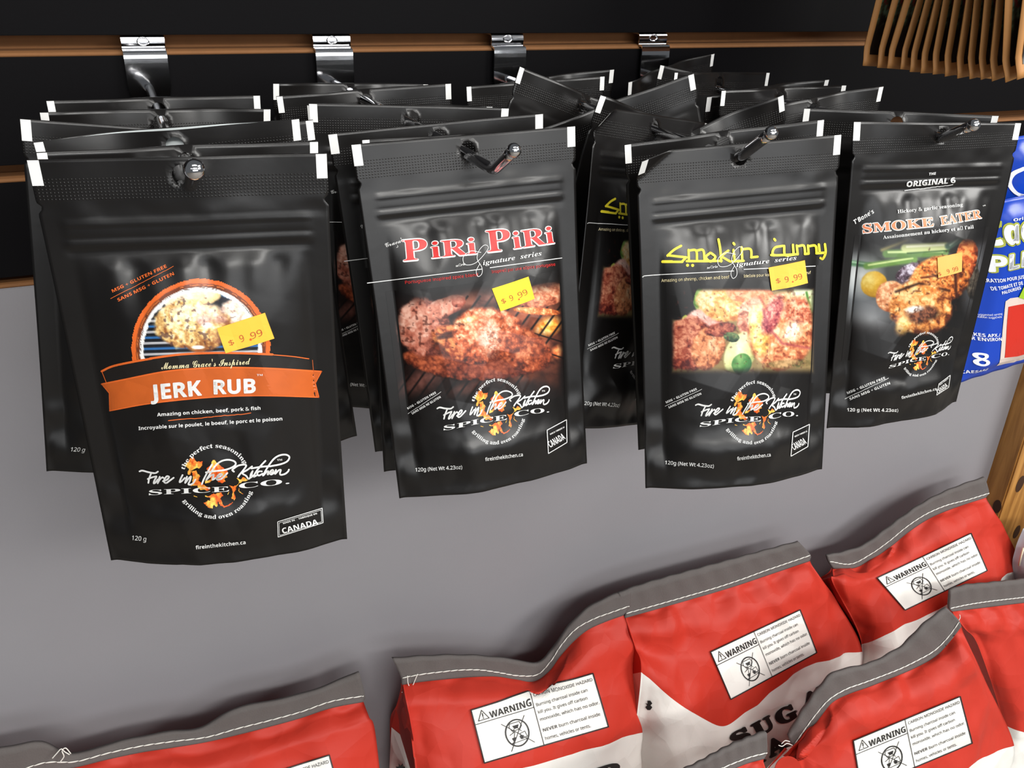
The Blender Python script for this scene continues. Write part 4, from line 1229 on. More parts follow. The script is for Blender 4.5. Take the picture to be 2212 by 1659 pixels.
BP = [
    (0.0384, -0.2574, -0.0819, 0.06, 0.025, -0.02, 2, 'black pouch directly behind the jerk rub pouch, only its wavy top edge showing', None, None),
    (0.0363, -0.2243, -0.0809, -0.0515, -0.0572, -0.0586, 'open', 'black pouch gaping open at the top to show silver lining, leftmost hook', None, None),
    (0.0300, -0.1750, -0.0890, 0.02, 0.125, -0.06, 'jerk', 'black pouch with weight print corner sticking out left of the jerk rub pouch', ('net_weight_lettering',), None),
    (0.0500, -0.1950, -0.0890, -0.02, -0.085, -0.06, 4, 'black pouch whose bottom right corner sticks out right of the jerk rub pouch', None, None),
    (0.0379, -0.1468, -0.0846, 0.0926, 0.0377, -0.0607, 1, 'black pouch with tall white left corner mark behind the gaping pouch', None, None),
    (0.041, -0.1018, -0.0855, 0.0254, 0.01, -0.0601, 0, 'rearmost black pouch on the leftmost hook, nearest the bracket', None, None),
    (0.1726, -0.2488, -0.0848, -0.0314, -0.0015, -0.0596, 4, 'black pouch directly behind the roast chicken pouch, white right corner peeking out', None, -0.236),
    (0.168, -0.2153, -0.0855, -0.1225, -0.0713, -0.0592, 'piri', 'black pouch left of the roast chicken pouch, dotted band showing, top rising right', 'all', None),
    (0.1717, -0.1619, -0.0852, -0.1624, 0.0312, -0.0594, 'piri', 'black pouch between jerk rub and roast chicken pouches, a picture edge deep in the gap', 'all', None),
    (0.1644, -0.1644, -0.0839, -0.2517, 0.0016, -0.0532, 3, 'black pouch on the second hook with only a sliver of top edge showing', None, -0.112),
    (0.1677, -0.0844, -0.087, -0.0298, -0.0461, -0.06, 0, 'black pouch second from the wall on the second hook, curling upward at the right', None, None),
    (0.1673, -0.0496, -0.0879, 0.1981, 0.0555, -0.0621, 1, 'black pouch nearest the wall on the second hook, small left corner mark showing', None, None),
    (0.3088, -0.2712, -0.0858, -0.218, -0.1097, -0.0597, 2, 'black pouch directly behind the folded corner curry pouch, top rising rightwards', None, -0.268),
    (0.3040, -0.212, -0.0874, 0.3615, 0.2047, -0.12, 'curry', 'tilted curry pouch, half hidden, between the roast chicken and folded corner curry pouches', 'all', -0.214),
    (0.3073, -0.2162, -0.0883, 0.1009, 0.3036, -0.0596, 3, 'black pouch tipped to the right directly behind the half hidden curry pouch', None, -0.182),
    (0.3072, -0.1266, -0.0882, 0.0377, 0.3426, -0.0599, 4, 'olive sheened black pouch tipped steeply right, its left corner raised beside the third bracket', None, None),
    (0.3038, -0.2526, -0.0882, -0.1425, -0.3737, -0.0609, 1, 'black pouch tipped left, its wide white right corner raised above the curry pouch', None, -0.205),
    (0.3048, -0.1601, -0.088, -0.1327, -0.3101, -0.0609, 0, 'black pouch tipped left with its right corner raised below the fourth bracket', None, None),
    (0.302, -0.0589, -0.0885, 0.0513, -0.0311, -0.0616, 2, 'black pouch second from the wall on the third hook, hanging almost level', None, None),
    (0.3097, -0.0576, -0.0861, 0.0728, -0.0756, -0.0558, 1, 'black pouch nearest the wall on the third hook', None, -0.042),
    (0.447, -0.2579, -0.0829, -0.5244, -0.0103, -0.0583, 4, 'black pouch turned outward directly behind the smoke seasoning pouch', None, None),
    (0.4425, -0.1897, -0.0852, 0.0592, -0.1069, -0.0601, 3, 'black pouch with its right corner raised, third back on the rightmost hook', None, None),
    (0.4465, -0.1543, -0.0835, 0.042, 0.0018, -0.0571, 0, 'grey sheened black pouch hanging level in the middle of the rightmost hook', None, None),
    (0.4422, -0.1381, -0.0854, 0.0758, -0.0668, -0.0593, 1, 'black pouch behind the grey sheened one on the rightmost hook, dark right corner tab', None, None),
    (0.4473, -0.0827, -0.0825, 0.2584, 0.0532, -0.0507, 2, 'black pouch third from the wall on the rightmost hook', None, -0.092),
    (0.4409, -0.0899, -0.0862, -0.0904, 0.1935, -0.0594, 4, 'black pouch tipped right with its slanting left corner below the fourth bracket', None, -0.068),
    (0.4393, -0.0206, -0.0859, 0.3575, -0.1323, -0.055, 3, 'black pouch nearest the wall on the rightmost hook, its right corner the highest', None, -0.03),
]
for b in BP: back_pouch(*b)


# ------------------------------------------------------------------ paper bags
def cr(P0, P1, P2, P3, t):
    return 0.5 * ((2 * P1) + (P2 - P0) * t + (2 * P0 - 5 * P1 + 4 * P2 - P3) * t ** 2 + (-P0 + 3 * P1 - 3 * P2 + P3) * t ** 3)


class Grid:
    """Smooth surface through a grid of world points G[row][col], with paper creases."""
    def __init__(s, G, origin, seed=0, amp=0.004, calm=None):
        s.G = np.array(G, float); s.o = np.array(origin, float); s.seed = seed; s.amp = amp; s.calm = calm
        g = s.G; g = np.concatenate([2 * g[:1] - g[1:2], g, 2 * g[-1:] - g[-2:-1]], 0)
        s.g = np.concatenate([2 * g[:, :1] - g[:, 1:2], g, 2 * g[:, -1:] - g[:, -2:-1]], 1)

    def base(s, u, v):
        nr, nc = s.G.shape[:2]
        a = np.clip(v, 0, 1) * (nr - 1); b = np.clip(u, 0, 1) * (nc - 1)
        i = np.minimum(a.astype(int), nr - 2); j = np.minimum(b.astype(int), nc - 2); fa = (a - i)[:, None]; fb = (b - j)[:, None]
        rows = [cr(*[s.g[i + k, j + l] for l in range(4)], fb) for k in range(4)]
        return cr(*rows, fa)

    def world(s, u, v, off=0.0):
        u = np.asarray(u, float); v = np.asarray(v, float); e = 0.004
        P = s.base(u, v)
        du = s.base(np.clip(u + e, 0, 1), v) - s.base(np.clip(u - e, 0, 1), v); dv = s.base(u, np.clip(v + e, 0, 1)) - s.base(u, np.clip(v - e, 0, 1))
        n = np.cross(dv, du); n /= np.linalg.norm(n, axis=1)[:, None] + 1e-12
        n = np.where(n[:, 1:2] > 0, -n, n)
        h = off
        if s.amp:
            x, z = P[:, 0], P[:, 2]
            k = smooth(0, 0.07, v) * smooth(0, 0.05, u) * smooth(1, 0.95, u)
            h = h + s.amp * k * ((facet(x / 0.055 + s.seed, z / 0.06, s.seed) - 0.5) * 1.5 + (facet(x / 0.026 + s.seed * 2, z / 0.03 + 1.3, s.seed + 4) - 0.5) * 0.85
                                 + (facet(x / 0.11, z / 0.09 + s.seed, s.seed + 8) - 0.5) * 1.6)
            # gathers hanging from the sewn edge
            h = h + s.amp * 0.5 * np.sin(u * 34 + s.seed * 2 + 3 * vnoise(u * 6, v * 3, s.seed)) * np.exp(-v / 0.16) * smooth(0, 0.05, v)
        return P + n * np.asarray(h).reshape(-1, 1) if np.ndim(h) else P + n * h

    def local(s, u, v, off=0.0): return s.world(u, v, off) - s.o

    def px2mm(s, P):
        P = np.asarray(P, float)
        gu, gv = np.meshgrid(np.linspace(0.02, 0.98, 30), np.linspace(0.02, 0.9, 40), indexing='ij')
        gp = proj(s.world(gu.ravel(), gv.ravel()))
        k = np.array([np.argmin(((gp - p) ** 2).sum(1)) for p in P])
        u, v = gu.ravel()[k].copy(), gv.ravel()[k].copy(); e = 0.003
        for it in range(14):
            p = proj(s.world(u, v)); pu = proj(s.world(u + e, v)); pv = proj(s.world(u, v + e))
            a = (pu - p) / e; b = (pv - p) / e; d = P - p
            det = a[:, 0] * b[:, 1] - a[:, 1] * b[:, 0]; det = np.where(np.abs(det) < 2000, 2000 * np.sign(det + 1e-9), det)
            u = np.clip(u + 0.7 * np.clip((d[:, 0] * b[:, 1] - d[:, 1] * b[:, 0]) / det, -0.05, 0.05), 0, 1)
            v = np.clip(v + 0.7 * np.clip((a[:, 0] * d[:, 1] - a[:, 1] * d[:, 0]) / det, -0.05, 0.05), 0, 1)
        return np.stack([u, v], -1)


def interp_pts(pts, n):
    p = catmull(pts, 12); L = np.r_[0, np.cumsum(np.linalg.norm(np.diff(p, axis=0), axis=1))]
    return np.stack([np.interp(np.linspace(0, L[-1], n), L, p[:, k]) for k in range(2)], -1)


def quad_map(q):
    q = np.array(q, float)      # TL TR BR BL

    def f(P, w=230.0, h=100.0):
        a = P[:, 0:1] / w; b = P[:, 1:2] / h
        return q[0] * (1 - a) * (1 - b) + q[1] * a * (1 - b) + q[2] * a * b + q[3] * (1 - a) * b
    return f


def warning_label(S, root, quad):
    f = quad_map(quad)
    bgV, bgF = refine(np.array([(0, 0), (230, 0), (230, 100), (0, 100)], float), [(0, 1, 2, 3)], 4)
    lab = link('warning_label', drape(S, S.px2mm(f(bgV)), bgF, 0.0013, MT['labelw'], 'warning_label'), root)

    def put(name, parts, off, m, ml=9):
        V, Fc = refine(*merge2(parts), ml)
        link(name, drape(S, S.px2mm(f(V)), Fc, off + 0.0009, MT[m], name), lab)
    b = [stroke([(0, 0), (230, 0)], 2.2, False), stroke([(230, 0), (230, 100)], 2.2, False), stroke([(230, 100), (0, 100)], 2.2, False), stroke([(0, 100), (0, 0)], 2.2, False),
         stroke([(0, 29), (111, 29)], 1.2, False), stroke([(111, 0), (111, 100)], 1.2, False)]
    put('label_border', b, 0.0010, 'blackink')
    tri = [stroke([(8, 24), (18, 6)], 1.3, False), stroke([(18, 6), (28, 24)], 1.3, False), stroke([(28, 24), (8, 24)], 1.3, False), stroke([(18, 12), (18, 18)], 1.8, False), disc((18, 21), 1.1)]
    put('warning_lettering', [T('WARNING', 'sans', (30, 25), (108, 25), 18)] + tri, 0.0010, 'blackink', 7)
    circ = [(70 + 21 * math.cos(a), 65 + 24 * math.sin(a)) for a in np.linspace(0, 2 * math.pi, 30)]
    pic = [stroke(circ, 2.4, False), stroke([(46, 42), (96, 90)], 1.1, False), stroke([(90, 38), (52, 94)], 1.1, False),
           stroke([(58, 52), (60, 46), (78, 46), (81, 54), (76, 60), (62, 60), (58, 52)], 1.1, False), poly([(64, 51), (76, 51), (73, 57), (67, 57)]), stroke([(66, 57), (62, 64)], 1, False), stroke([(73, 57), (78, 64)], 1, False),
           stroke([(56, 66), (66, 62), (60, 80), (54, 82)], 1.0, False), stroke([(74, 68), (84, 66), (86, 76), (76, 78), (74, 68)], 1.0, False), poly([(58, 72), (66, 72), (63, 78), (60, 78)]), poly([(72, 72), (80, 72), (78, 78), (74, 78)]),
           stroke([(56, 82), (84, 80)], 1.0, False)]
    put('no_indoor_burning_symbol', pic, 0.0010, 'blackink')
    rows = [('CARBON MONOXIDE HAZARD', 13, 226, 8.5), ('Burning charcoal inside can', 29, 212, 8.5), ('kill you. It gives off carbon', 43, 208, 8.5), ('monoxide, which has no odor.', 57, 226, 8.5), ('burn charcoal inside', 77, 222, 8.5), ('homes, vehicles or tents.', 92, 200, 8.5)]
    tx = [T(s_, 'plain', (116 if s_[0:4] != 'burn' else 146, y), (x1, y), h, 0.004) for s_, y, x1, h in rows]
    put('hazard_lettering', tx + [T('NEVER', 'sans', (116, 77), (143, 77), 8.5)], 0.0010, 'greyink', 12)


def paper_bag(label, top, stitch, red, mid, bound, y0, ymid, ybound, yback, seed, lab=None, text=None, amp=0.0055, ncol=9, thread_tail=None, ybot=None, burst=None, group='red and white charcoal bags'):
    n = ncol
    rt, rs, rr, rm, rb = (interp_pts(p, n) for p in (top, stitch, red, mid, bound))
    s_ = np.linspace(-1, 1, n)
    arch = 1 - 0.35 * s_ ** 4
    G = [at(rr, np.full(n, y0 - 0.003)), at(0.5 * rr + 0.5 * rm, y0 - 0.003 + (ymid - y0) * 0.62 * arch), at(rm, y0 + (ymid - y0) * arch), at(rb, y0 + (ybound - y0) * arch)]
    P = G[-1]; cxw = P[:, 0].mean()
    yb = ybound - 0.02 if ybot is None else ybot
    low = []
    for zf in (0.33, 0.66, 1.0):
        q = P.copy(); q[:, 2] = P[:, 2] * (1 - zf) + (-1.0) * zf
        q[:, 1] = P[:, 1] * (1 - zf) + (y0 + (yb - y0) * arch) * zf; q[:, 0] = cxw + (P[:, 0] - cxw) * (1 + 0.03 * zf)
        low.append(q)
    G = np.array(G + low); nr = len(G)
    o = np.array([cxw, (y0 + yback) / 2, -1.01])
    root = link('charcoal_bag', None, label=label, category='bag', group=group); root.location = tuple(o)
    S = Grid(G, o, seed, amp)
    nu, nvr = 110, 22
    nv = (nr - 1) * nvr + 1
    U, V_ = np.meshgrid(np.linspace(0, 1, nu), np.linspace(0, 1, nv), indexing='ij')
    Pf = S.local(U.ravel(), V_.ravel()); Pb = Pf.copy()
    w = smooth(0, 0.35, V_.ravel()); yf = Pf[:, 1].copy()
    Pb[:, 1] = (1 - w) * (Pf[:, 1] + 0.003) + w * (yback - o[1])
    Pb[:, 2] -= 1.05 * (Pb[:, 1] - np.minimum(yf, Pb[:, 1])) * smooth(1.0, 0.7, V_.ravel())
    N = nu * nv
    q = grid_faces(nu, nv); vi = (q[:, 0] % nv)
    split = 3 * nvr
    mi = (vi >= split).astype(int)
    Fc = [tuple(f) for f in q] + [tuple(f[::-1] + N) for f in q]; midx = list(mi) + list(mi)
    idx = np.arange(N).reshape(nu, nv)
    for k in range(nv - 1):                                   # side gussets, folded inwards
        Fc.append((idx[0, k], idx[0, k + 1], idx[0, k + 1] + N, idx[0, k] + N)); midx.append(int(k >= split))
        Fc.append((idx[-1, k + 1], idx[-1, k], idx[-1, k] + N, idx[-1, k + 1] + N)); midx.append(int(k >= split))
    for k in range(nu - 1):
        Fc.append((idx[k, -1], idx[k + 1, -1], idx[k + 1, -1] + N, idx[k, -1] + N)); midx.append(1)
        Fc.append((idx[k + 1, 0], idx[k, 0], idx[k, 0] + N, idx[k + 1, 0] + N)); midx.append(0)
    me = mk_mesh('paper_sack', np.vstack([Pf, Pb]), Fc, [MT['redpaper'], MT['whitepaper']], midx)
    body = link('paper_sack', me, root)
    # sewn tape along the top
    tp = np.array([at(rt, np.full(n, y0)), at(rs, np.full(n, y0 - 0.002)), at(rr + np.array([0, 3.0]), np.full(n, y0 - 0.0045))])
    St = Grid(tp, o, seed, 0)
    U, V_ = np.meshgrid(np.linspace(0, 1, nu), np.linspace(0, 1, 9), indexing='ij')
    Pf = St.local(U.ravel(), V_.ravel(), 0.0008); rip = 0.0005 * np.sin(U.ravel() * 60 + seed) * (1 - V_.ravel()); Pf[:, 1] += rip
    Pb = Pf + np.array([0, 0.0035, 0]); N = nu * 9; q = grid_faces(nu, 9); idx = np.arange(N).reshape(nu, 9)
    Fc = [tuple(f) for f in q] + [tuple(f[::-1] + N) for f in q]
    ring = list(idx[:, 0]) + list(idx[-1, 1:]) + list(idx[-2::-1, -1]) + list(idx[0, -2:0:-1])
    for a, b in zip(ring, ring[1:] + ring[:1]): Fc.append((a, b, b + N, a + N))
    tape = link('top_tape', mk_mesh('top_tape', np.vstack([Pf, Pb]), Fc, MT['tape']), root)
    # chain stitching
    m = 900; u = np.linspace(0.004, 0.996, m)
    path = St.local(u, np.full(m, 0.5), 0.0014)
    L = np.r_[0, np.cumsum(np.linalg.norm(np.diff(path, axis=0), axis=1))]
    ph = (L / 0.0082) % 1
    path[:, 2] += 0.0006 * (ph - 0.5)
    r = 0.00058 * (0.30 + 0.70 * np.sin(math.pi * np.clip(ph * 1.04, 0, 1)) ** 0.5)
    link('stitching', mk_mesh('stitching', *tube(path, r, 6), MT['thread']), tape)
    if thread_tail:
        parts = [tube(at(catmull(t, 8), np.full(len(catmull(t, 8)), y0 - 0.0065)) - o, 0.00045, 6) for t in thread_tail]
        link('loose_thread', mk_mesh('loose_thread', *merge(parts), MT['thread']), tape)
    if lab: warning_label(S, root, lab)
    if text:
        link('name_lettering', px_drape(S, text, 0.0012, MT['blackink'], 'name_lettering', 5), root)
    if burst:
        cx_, cy_ = burst
        p = [(cx_ + (8 if k % 2 else 3.5) * math.cos(k * math.pi / 8), cy_ + (11 if k % 2 else 5) * math.sin(k * math.pi / 8)) for k in range(16)]
        link('starburst_print', px_drape(S, [poly(p)], 0.0012, MT['blackink'], 'starburst_print', 5), root)
    return S, root


paper_bag('red and white charcoal bag at the bottom left, grey tape rising rightwards',
          [(-120, 1650), (0, 1619), (99, 1607), (130, 1630), (159, 1631), (318, 1591), (441, 1573), (509, 1533), (636, 1506), (756, 1464), (776, 1453)],
          [(-110, 1700), (0, 1672), (64, 1659), (113, 1640), (139, 1649), (278, 1615), (410, 1595), (461, 1589), (481, 1580), (632, 1541), (716, 1513), (788, 1501)],
          [(-108, 1712), (64, 1670), (139, 1660), (278, 1627), (410, 1606), (481, 1592), (632, 1553), (716, 1526), (784, 1513)],
          [(-80, 1820), (150, 1775), (350, 1735), (550, 1690), (700, 1630), (811, 1583)], [(-70, 1960), (150, 1930), (350, 1890), (550, 1850), (830, 1760)],
          -0.05, -0.085, -0.12, -0.01, 1, lab=[(440, 1716), (710, 1630), (742, 1750), (475, 1835)], ncol=14,
          thread_tail=[[(113, 1638), (122, 1628), (132, 1618), (140, 1624), (150, 1630)], [(130, 1646), (138, 1634), (134, 1622), (142, 1616), (153, 1628)]])
S2, bag2 = paper_bag('red and white charcoal bag with a deep dip in its grey tape and loose threads',
          [(848, 1424), (940, 1418), (1025, 1418), (1100, 1425), (1167, 1434), (1190, 1410), (1224, 1362), (1258, 1325), (1300, 1298), (1362, 1273)],
          [(866, 1463), (902, 1456), (960, 1449), (1025, 1445), (1100, 1455), (1150, 1460), (1185, 1432), (1221, 1380), (1250, 1352), (1285, 1334), (1360, 1307)],
          [(868, 1476), (940, 1466), (1062, 1458), (1152, 1470), (1183, 1450), (1225, 1396), (1275, 1354), (1346, 1326)],
          [(884, 1560), (960, 1556), (1060, 1545), (1160, 1535), (1240, 1500), (1310, 1470), (1386, 1448)], [(900, 1706), (1000, 1688), (1141, 1659), (1240, 1630), (1351, 1596), (1415, 1579)],
          -0.05, -0.088, -0.12, -0.01, 2, lab=[(1016, 1533), (1279, 1453), (1312, 1569), (1045, 1647)], ncol=14, amp=0.003,
          text=[T('R', 'serif', (1296, 1692), (1352, 1674), 52, 0.03), T('A', 'serif', (1232, 1712), (1286, 1696), 48, 0.03), T('G', 'serif', (1160, 1736), (1220, 1718), 48, 0.03)],
          thread_tail=[[(902, 1456), (896, 1470), (890, 1482), (878, 1488), (868, 1496)], [(880, 1460), (882, 1478), (892, 1494), (901, 1510), (898, 1522), (884, 1530), (872, 1534)]])
paper_bag('red and white charcoal bag with straight grey tape and big SUGAR letters',
          [(1336, 1282), (1400, 1260), (1500, 1232), (1600, 1205), (1726, 1171)], [(1350, 1324), (1400, 1310), (1559, 1264), (1650, 1232), (1750, 1198)], [(1350, 1332), (1400, 1318), (1559, 1272), (1650, 1242), (1748, 1209)],
          [(1372, 1400), (1470, 1410), (1600, 1380), (1700, 1350), (1810, 1302)], [(1385, 1452), (1440, 1500), (1519, 1552), (1565, 1560), (1654, 1500), (1746, 1445), (1863, 1408)],
          -0.05, -0.085, -0.115, -0.01, 3, lab=[(1533, 1407), (1726, 1316), (1762, 1409), (1577, 1509)], amp=0.006,
          text=[T('S', 'serif', (1584, 1613), (1624, 1592), 42, 0.035), T('U', 'serif', (1632, 1592), (1676, 1568), 44, 0.035), T('G', 'serif', (1680, 1566), (1726, 1545), 46, 0.035), T('A', 'serif', (1734, 1532), (1784, 1510), 46, 0.035),
                T('R', 'serif', (1770, 1512), (1822, 1490), 44, 0.035), T('M', 'serif', (1600, 1665), (1655, 1640), 44, 0.035), T('A', 'serif', (1660, 1636), (1706, 1612), 50, 0.035), T('P', 'serif', (1712, 1612), (1756, 1590), 46, 0.035)], burst=(1402, 1522))
paper_bag('red and white charcoal bag against the wooden post, tape curled at left end',
          [(1786, 1200), (1793, 1181), (1825, 1195), (1877, 1173), (1924, 1137), (1996, 1087), (2060, 1056), (2128, 1032)],
          [(1789, 1212), (1815, 1221), (1857, 1209), (1912, 1173), (1976, 1123), (2036, 1093), (2111, 1073), (2136, 1064)],
          [(1800, 1226), (1822, 1228), (1860, 1218), (1916, 1183), (1980, 1133), (2040, 1102), (2129, 1072)],
          [(1800, 1262), (1870, 1275), (1980, 1240), (2080, 1190), (2171, 1143)], [(1861, 1392), (1950, 1356), (2044, 1314), (2130, 1268), (2202, 1232)],
          -0.05, -0.085, -0.11, -0.01, 4, lab=[(1893, 1248), (2095, 1151), (2130, 1232), (1953, 1317)])
paper_bag('red charcoal bag cut off at the right edge, its grey tape nearly level',
          [(2052, 1276), (2060, 1268), (2120, 1262), (2212, 1252), (2330, 1240)], [(2050, 1313), (2111, 1301), (2212, 1289), (2335, 1276)], [(2056, 1318), (2112, 1311), (2212, 1299), (2338, 1286)],
          [(2115, 1400), (2180, 1400), (2260, 1390), (2380, 1360)], [(2165, 1560), (2240, 1590), (2320, 1580), (2440, 1530)],
          -0.135, -0.165, -0.20, -0.125, 5, ncol=8)
S6, bag6 = paper_bag('red charcoal bag in front with arching puckered tape, right of the SUGAR letters',
          [(1704, 1590), (1730, 1544), (1769, 1489), (1809, 1451), (1869, 1439), (1932, 1409), (1964, 1385), (1996, 1350), (2046, 1314)],
          [(1712, 1610), (1738, 1572), (1765, 1536), (1801, 1499), (1840, 1482), (1881, 1467), (1925, 1450), (1964, 1433), (2020, 1401), (2052, 1367), (2071, 1340)],
          [(1722, 1612), (1745, 1580), (1772, 1545), (1806, 1508), (1885, 1477), (1968, 1443), (2026, 1410), (2076, 1350)],
          [(1718, 1668), (1800, 1640), (1900, 1590), (2020, 1530), (2128, 1470)], [(1716, 1790), (1840, 1750), (1960, 1702), (2087, 1656), (2191, 1611)],
          -0.19, -0.225, -0.25, -0.18, 6, lab=[(1841, 1598), (2071, 1503), (2097, 1604), (1858, 1704)], amp=0.006, ncol=12,
          thread_tail=[[(1712, 1610), (1700, 1606), (1690, 1612), (1682, 1610)], [(1706, 1602), (1696, 1600), (1688, 1607)], [(2071, 1340), (2074, 1334), (2073, 1328)]])
paper_bag('small corner of a red charcoal bag at the bottom edge below the SUGAR letters',
          [(1400, 1695), (1495, 1657), (1579, 1612), (1655, 1582)], [(1410, 1722), (1480, 1690), (1559, 1657), (1607, 1637), (1656, 1624)], [(1412, 1732), (1480, 1700), (1560, 1668), (1607, 1648), (1650, 1636)],
          [(1420, 1800), (1520, 1780), (1600, 1750), (1670, 1710)], [(1430, 1900), (1520, 1880), (1600, 1850), (1700, 1800)],
          -0.225, -0.25, -0.27, -0.215, 7, ncol=8)



def panel(root, name, pts, m, th=0.0006):
    """A small folded paper panel from (pixel, depth) corners, with thickness."""
    P = np.array([at((x, y), d) for x, y, d in pts]) - np.array(root.location); n = len(P)
    Q = P + np.array([0.0, th, 0.0])
    Fc = [tuple(range(n)), tuple(range(2 * n - 1, n - 1, -1))] + [(i, i + n, (i + 1) % n + n, (i + 1) % n) for i in range(n)]
    return link(name, mk_mesh(name, np.vstack([P, Q]), Fc, m, smooth_=False), root)


gs = panel(bag2, 'side_gusset', [(870, 1474, -0.053), (858, 1520, -0.038), (846, 1570, -0.028), (870, 1590, -0.05), (894, 1614, -0.072), (893, 1596, -0.086), (884, 1545, -0.082), (876, 1510, -0.07)], MT['redpaper'])
gw = panel(bag2, 'side_gusset', [(846, 1572, -0.028), (870, 1592, -0.05), (894, 1616, -0.072), (896, 1640, -0.09), (903, 1720, -0.10), (838, 1720, -0.03)], MT['whitepaper'])
panel(bag2, 'starburst_print', [(866 + (12 if k % 2 else 6) * math.cos(k * math.pi / 8), 1662 + (13 if k % 2 else 7) * math.sin(k * math.pi / 8), -0.0665) for k in range(16)], MT['blackink'])
g6 = panel(bag6, 'side_gusset', [(1700, 1616, -0.186), (1722, 1610, -0.192), (1718, 1720, -0.215), (1610, 1720, -0.196), (1655, 1662, -0.190)], MT['whitepaper'])
panel(bag6, 'gusset_stripe', [(1696, 1616, -0.1868), (1702, 1619, -0.1875), (1664, 1664, -0.192), (1656, 1664, -0.1912)], MT['redpaper'])
panel(bag6, 'gusset_emblem', [(1703 + 30 * math.cos(a), 1668 + 34 * math.sin(a), -0.2155) for a in np.linspace(0, 2 * math.pi, 28, endpoint=False)], MT['redpaper'])

# pale sack at the right edge of the frame
sk = link('pale_sack', None, label='pale grey sack sliver at the right edge, beside the wooden post', category='sack')
so = at((2215, 1300), -0.11); sk.location = (so[0], so[1], -1.01)
out = [(2225, 1150), (2212, 1180), (2206, 1200), (2201, 1222), (2202, 1245), (2205, 1290), (2208, 1400), (2400, 1400), (2400, 1180), (2300, 1130)]
P = at(catmull(out + out[:1], 5)[:-1], np.full(50, -0.10))[:50]; n = len(P); cen = P.mean(0)
rings = [(0.99, 0.010), (1.0, 0.0), (0.97, -0.008), (0.85, -0.02), (0.6, -0.028), (0.0, -0.03)]
V = np.vstack([cen + (P - cen) * k + np.array([0, d, 0]) for k, d in rings]) - np.array(sk.location)
Fc = [(r_ * n + i, r_ * n + (i + 1) % n, (r_ + 1) * n + (i + 1) % n, (r_ + 1) * n + i) for r_ in range(len(rings) - 1) for i in range(n)] + [tuple(range(n))]
link('sack_body', mk_mesh('sack_body', V, Fc, mat('pale_sack_film', rgb(188, 190, 198), 0.4, bump=0.2, bscale=60)), sk)
Vt, Ft = tube(at(np.array([(2211, 1184), (2206, 1200), (2201, 1222)]), np.full(3, -0.102)) - np.array(sk.location), 0.0012, 8)
link('cream_seam', mk_mesh('cream_seam', Vt, Ft, mat('cream_seam', rgb(236, 226, 196), 0.5)), sk)

# ------------------------------------------------------------------ kraft sachets hanging at the top right
KW = 0.095


def kraft_meshes(seed):
    nx, nz = 22, 34
    X, Z = np.meshgrid(np.linspace(0, KW, nx), np.linspace(0, 0.15, nz), indexing='ij')
    u = X / KW; v = Z / 0.15
    puff = 0.0012 * (np.clip(1 - (2 * u - 1) ** 4, 0, 1)) * smooth(0.0, 0.2, v) + 0.0006 * (facet(X / 0.02 + seed, Z / 0.03, seed) - 0.5)
    # bottom seal flares forward a little
    flare = -0.0035 * (1 - smooth(0.0, 0.10, v))
    Zs = Z + 0.004 * u * (1 - v)
    Pf = np.stack([X, -puff + flare - 0.0004, Zs], -1).reshape(-1, 3); Pb = np.stack([X, 0.6 * puff + flare + 0.0004, Zs], -1).reshape(-1, 3)
    q = grid_faces(nx, nz); N = nx * nz; idx = np.arange(N).reshape(nx, nz)
    Fc = [tuple(f) for f in q] + [tuple(f[::-1] + N) for f in q]
    ring = list(idx[:, 0]) + list(idx[-1, 1:]) + list(idx[-2::-1, -1]) + list(idx[0, -2:0:-1])
    for a, b in zip(ring, ring[1:] + ring[:1]): Fc.append((a, b, b + N, a + N))
    body = mk_mesh('kraft_sachet_paper', np.vstack([Pf, Pb]), Fc, MT['kraft'])
    nx2, nz2 = 60, 90
    X, Z = np.meshgrid(np.linspace(0.0052, KW - 0.0052, nx2), np.linspace(0.0085, 0.135, nz2), indexing='ij')
    u = X / KW; v = Z / 0.15
    puff = 0.0012 * (np.clip(1 - (2 * u - 1) ** 4, 0, 1)) * smooth(0.0, 0.2, v) + 0.0006 * (facet(X / 0.02 + seed, Z / 0.03, seed) - 0.5)
    flare = -0.0035 * (1 - smooth(0.0, 0.10, v))
    V = np.stack([X, -puff + flare - 0.00075, Z + 0.004 * u * (1 - v)], -1).reshape(-1, 3)
    P = Paint(X * 1e4, Z * 1e4, (30, 22, 18))
    n1 = fbm(X * 220, Z * 120, 3)
    P.mix(np.clip((n1 - 0.5) * 6, 0, 1) * smooth(0.022, 0.034, Z), (58, 62, 40)); P.mix(np.clip((fbm(X * 400, Z * 300, 8) - 0.56) * 9, 0, 1) * smooth(0.026, 0.034, Z), (104, 128, 104))
    P.mix(np.clip((fbm(X * 500, Z * 400, 18) - 0.62) * 9, 0, 1) * smooth(0.036, 0.044, Z), (130, 30, 34))
    pic = mk_mesh('printed_picture', V, grid_faces(nx2, nz2), MT['kraftpic'], cols=srgb(P.c.reshape(-1, 3)))
    return body, pic


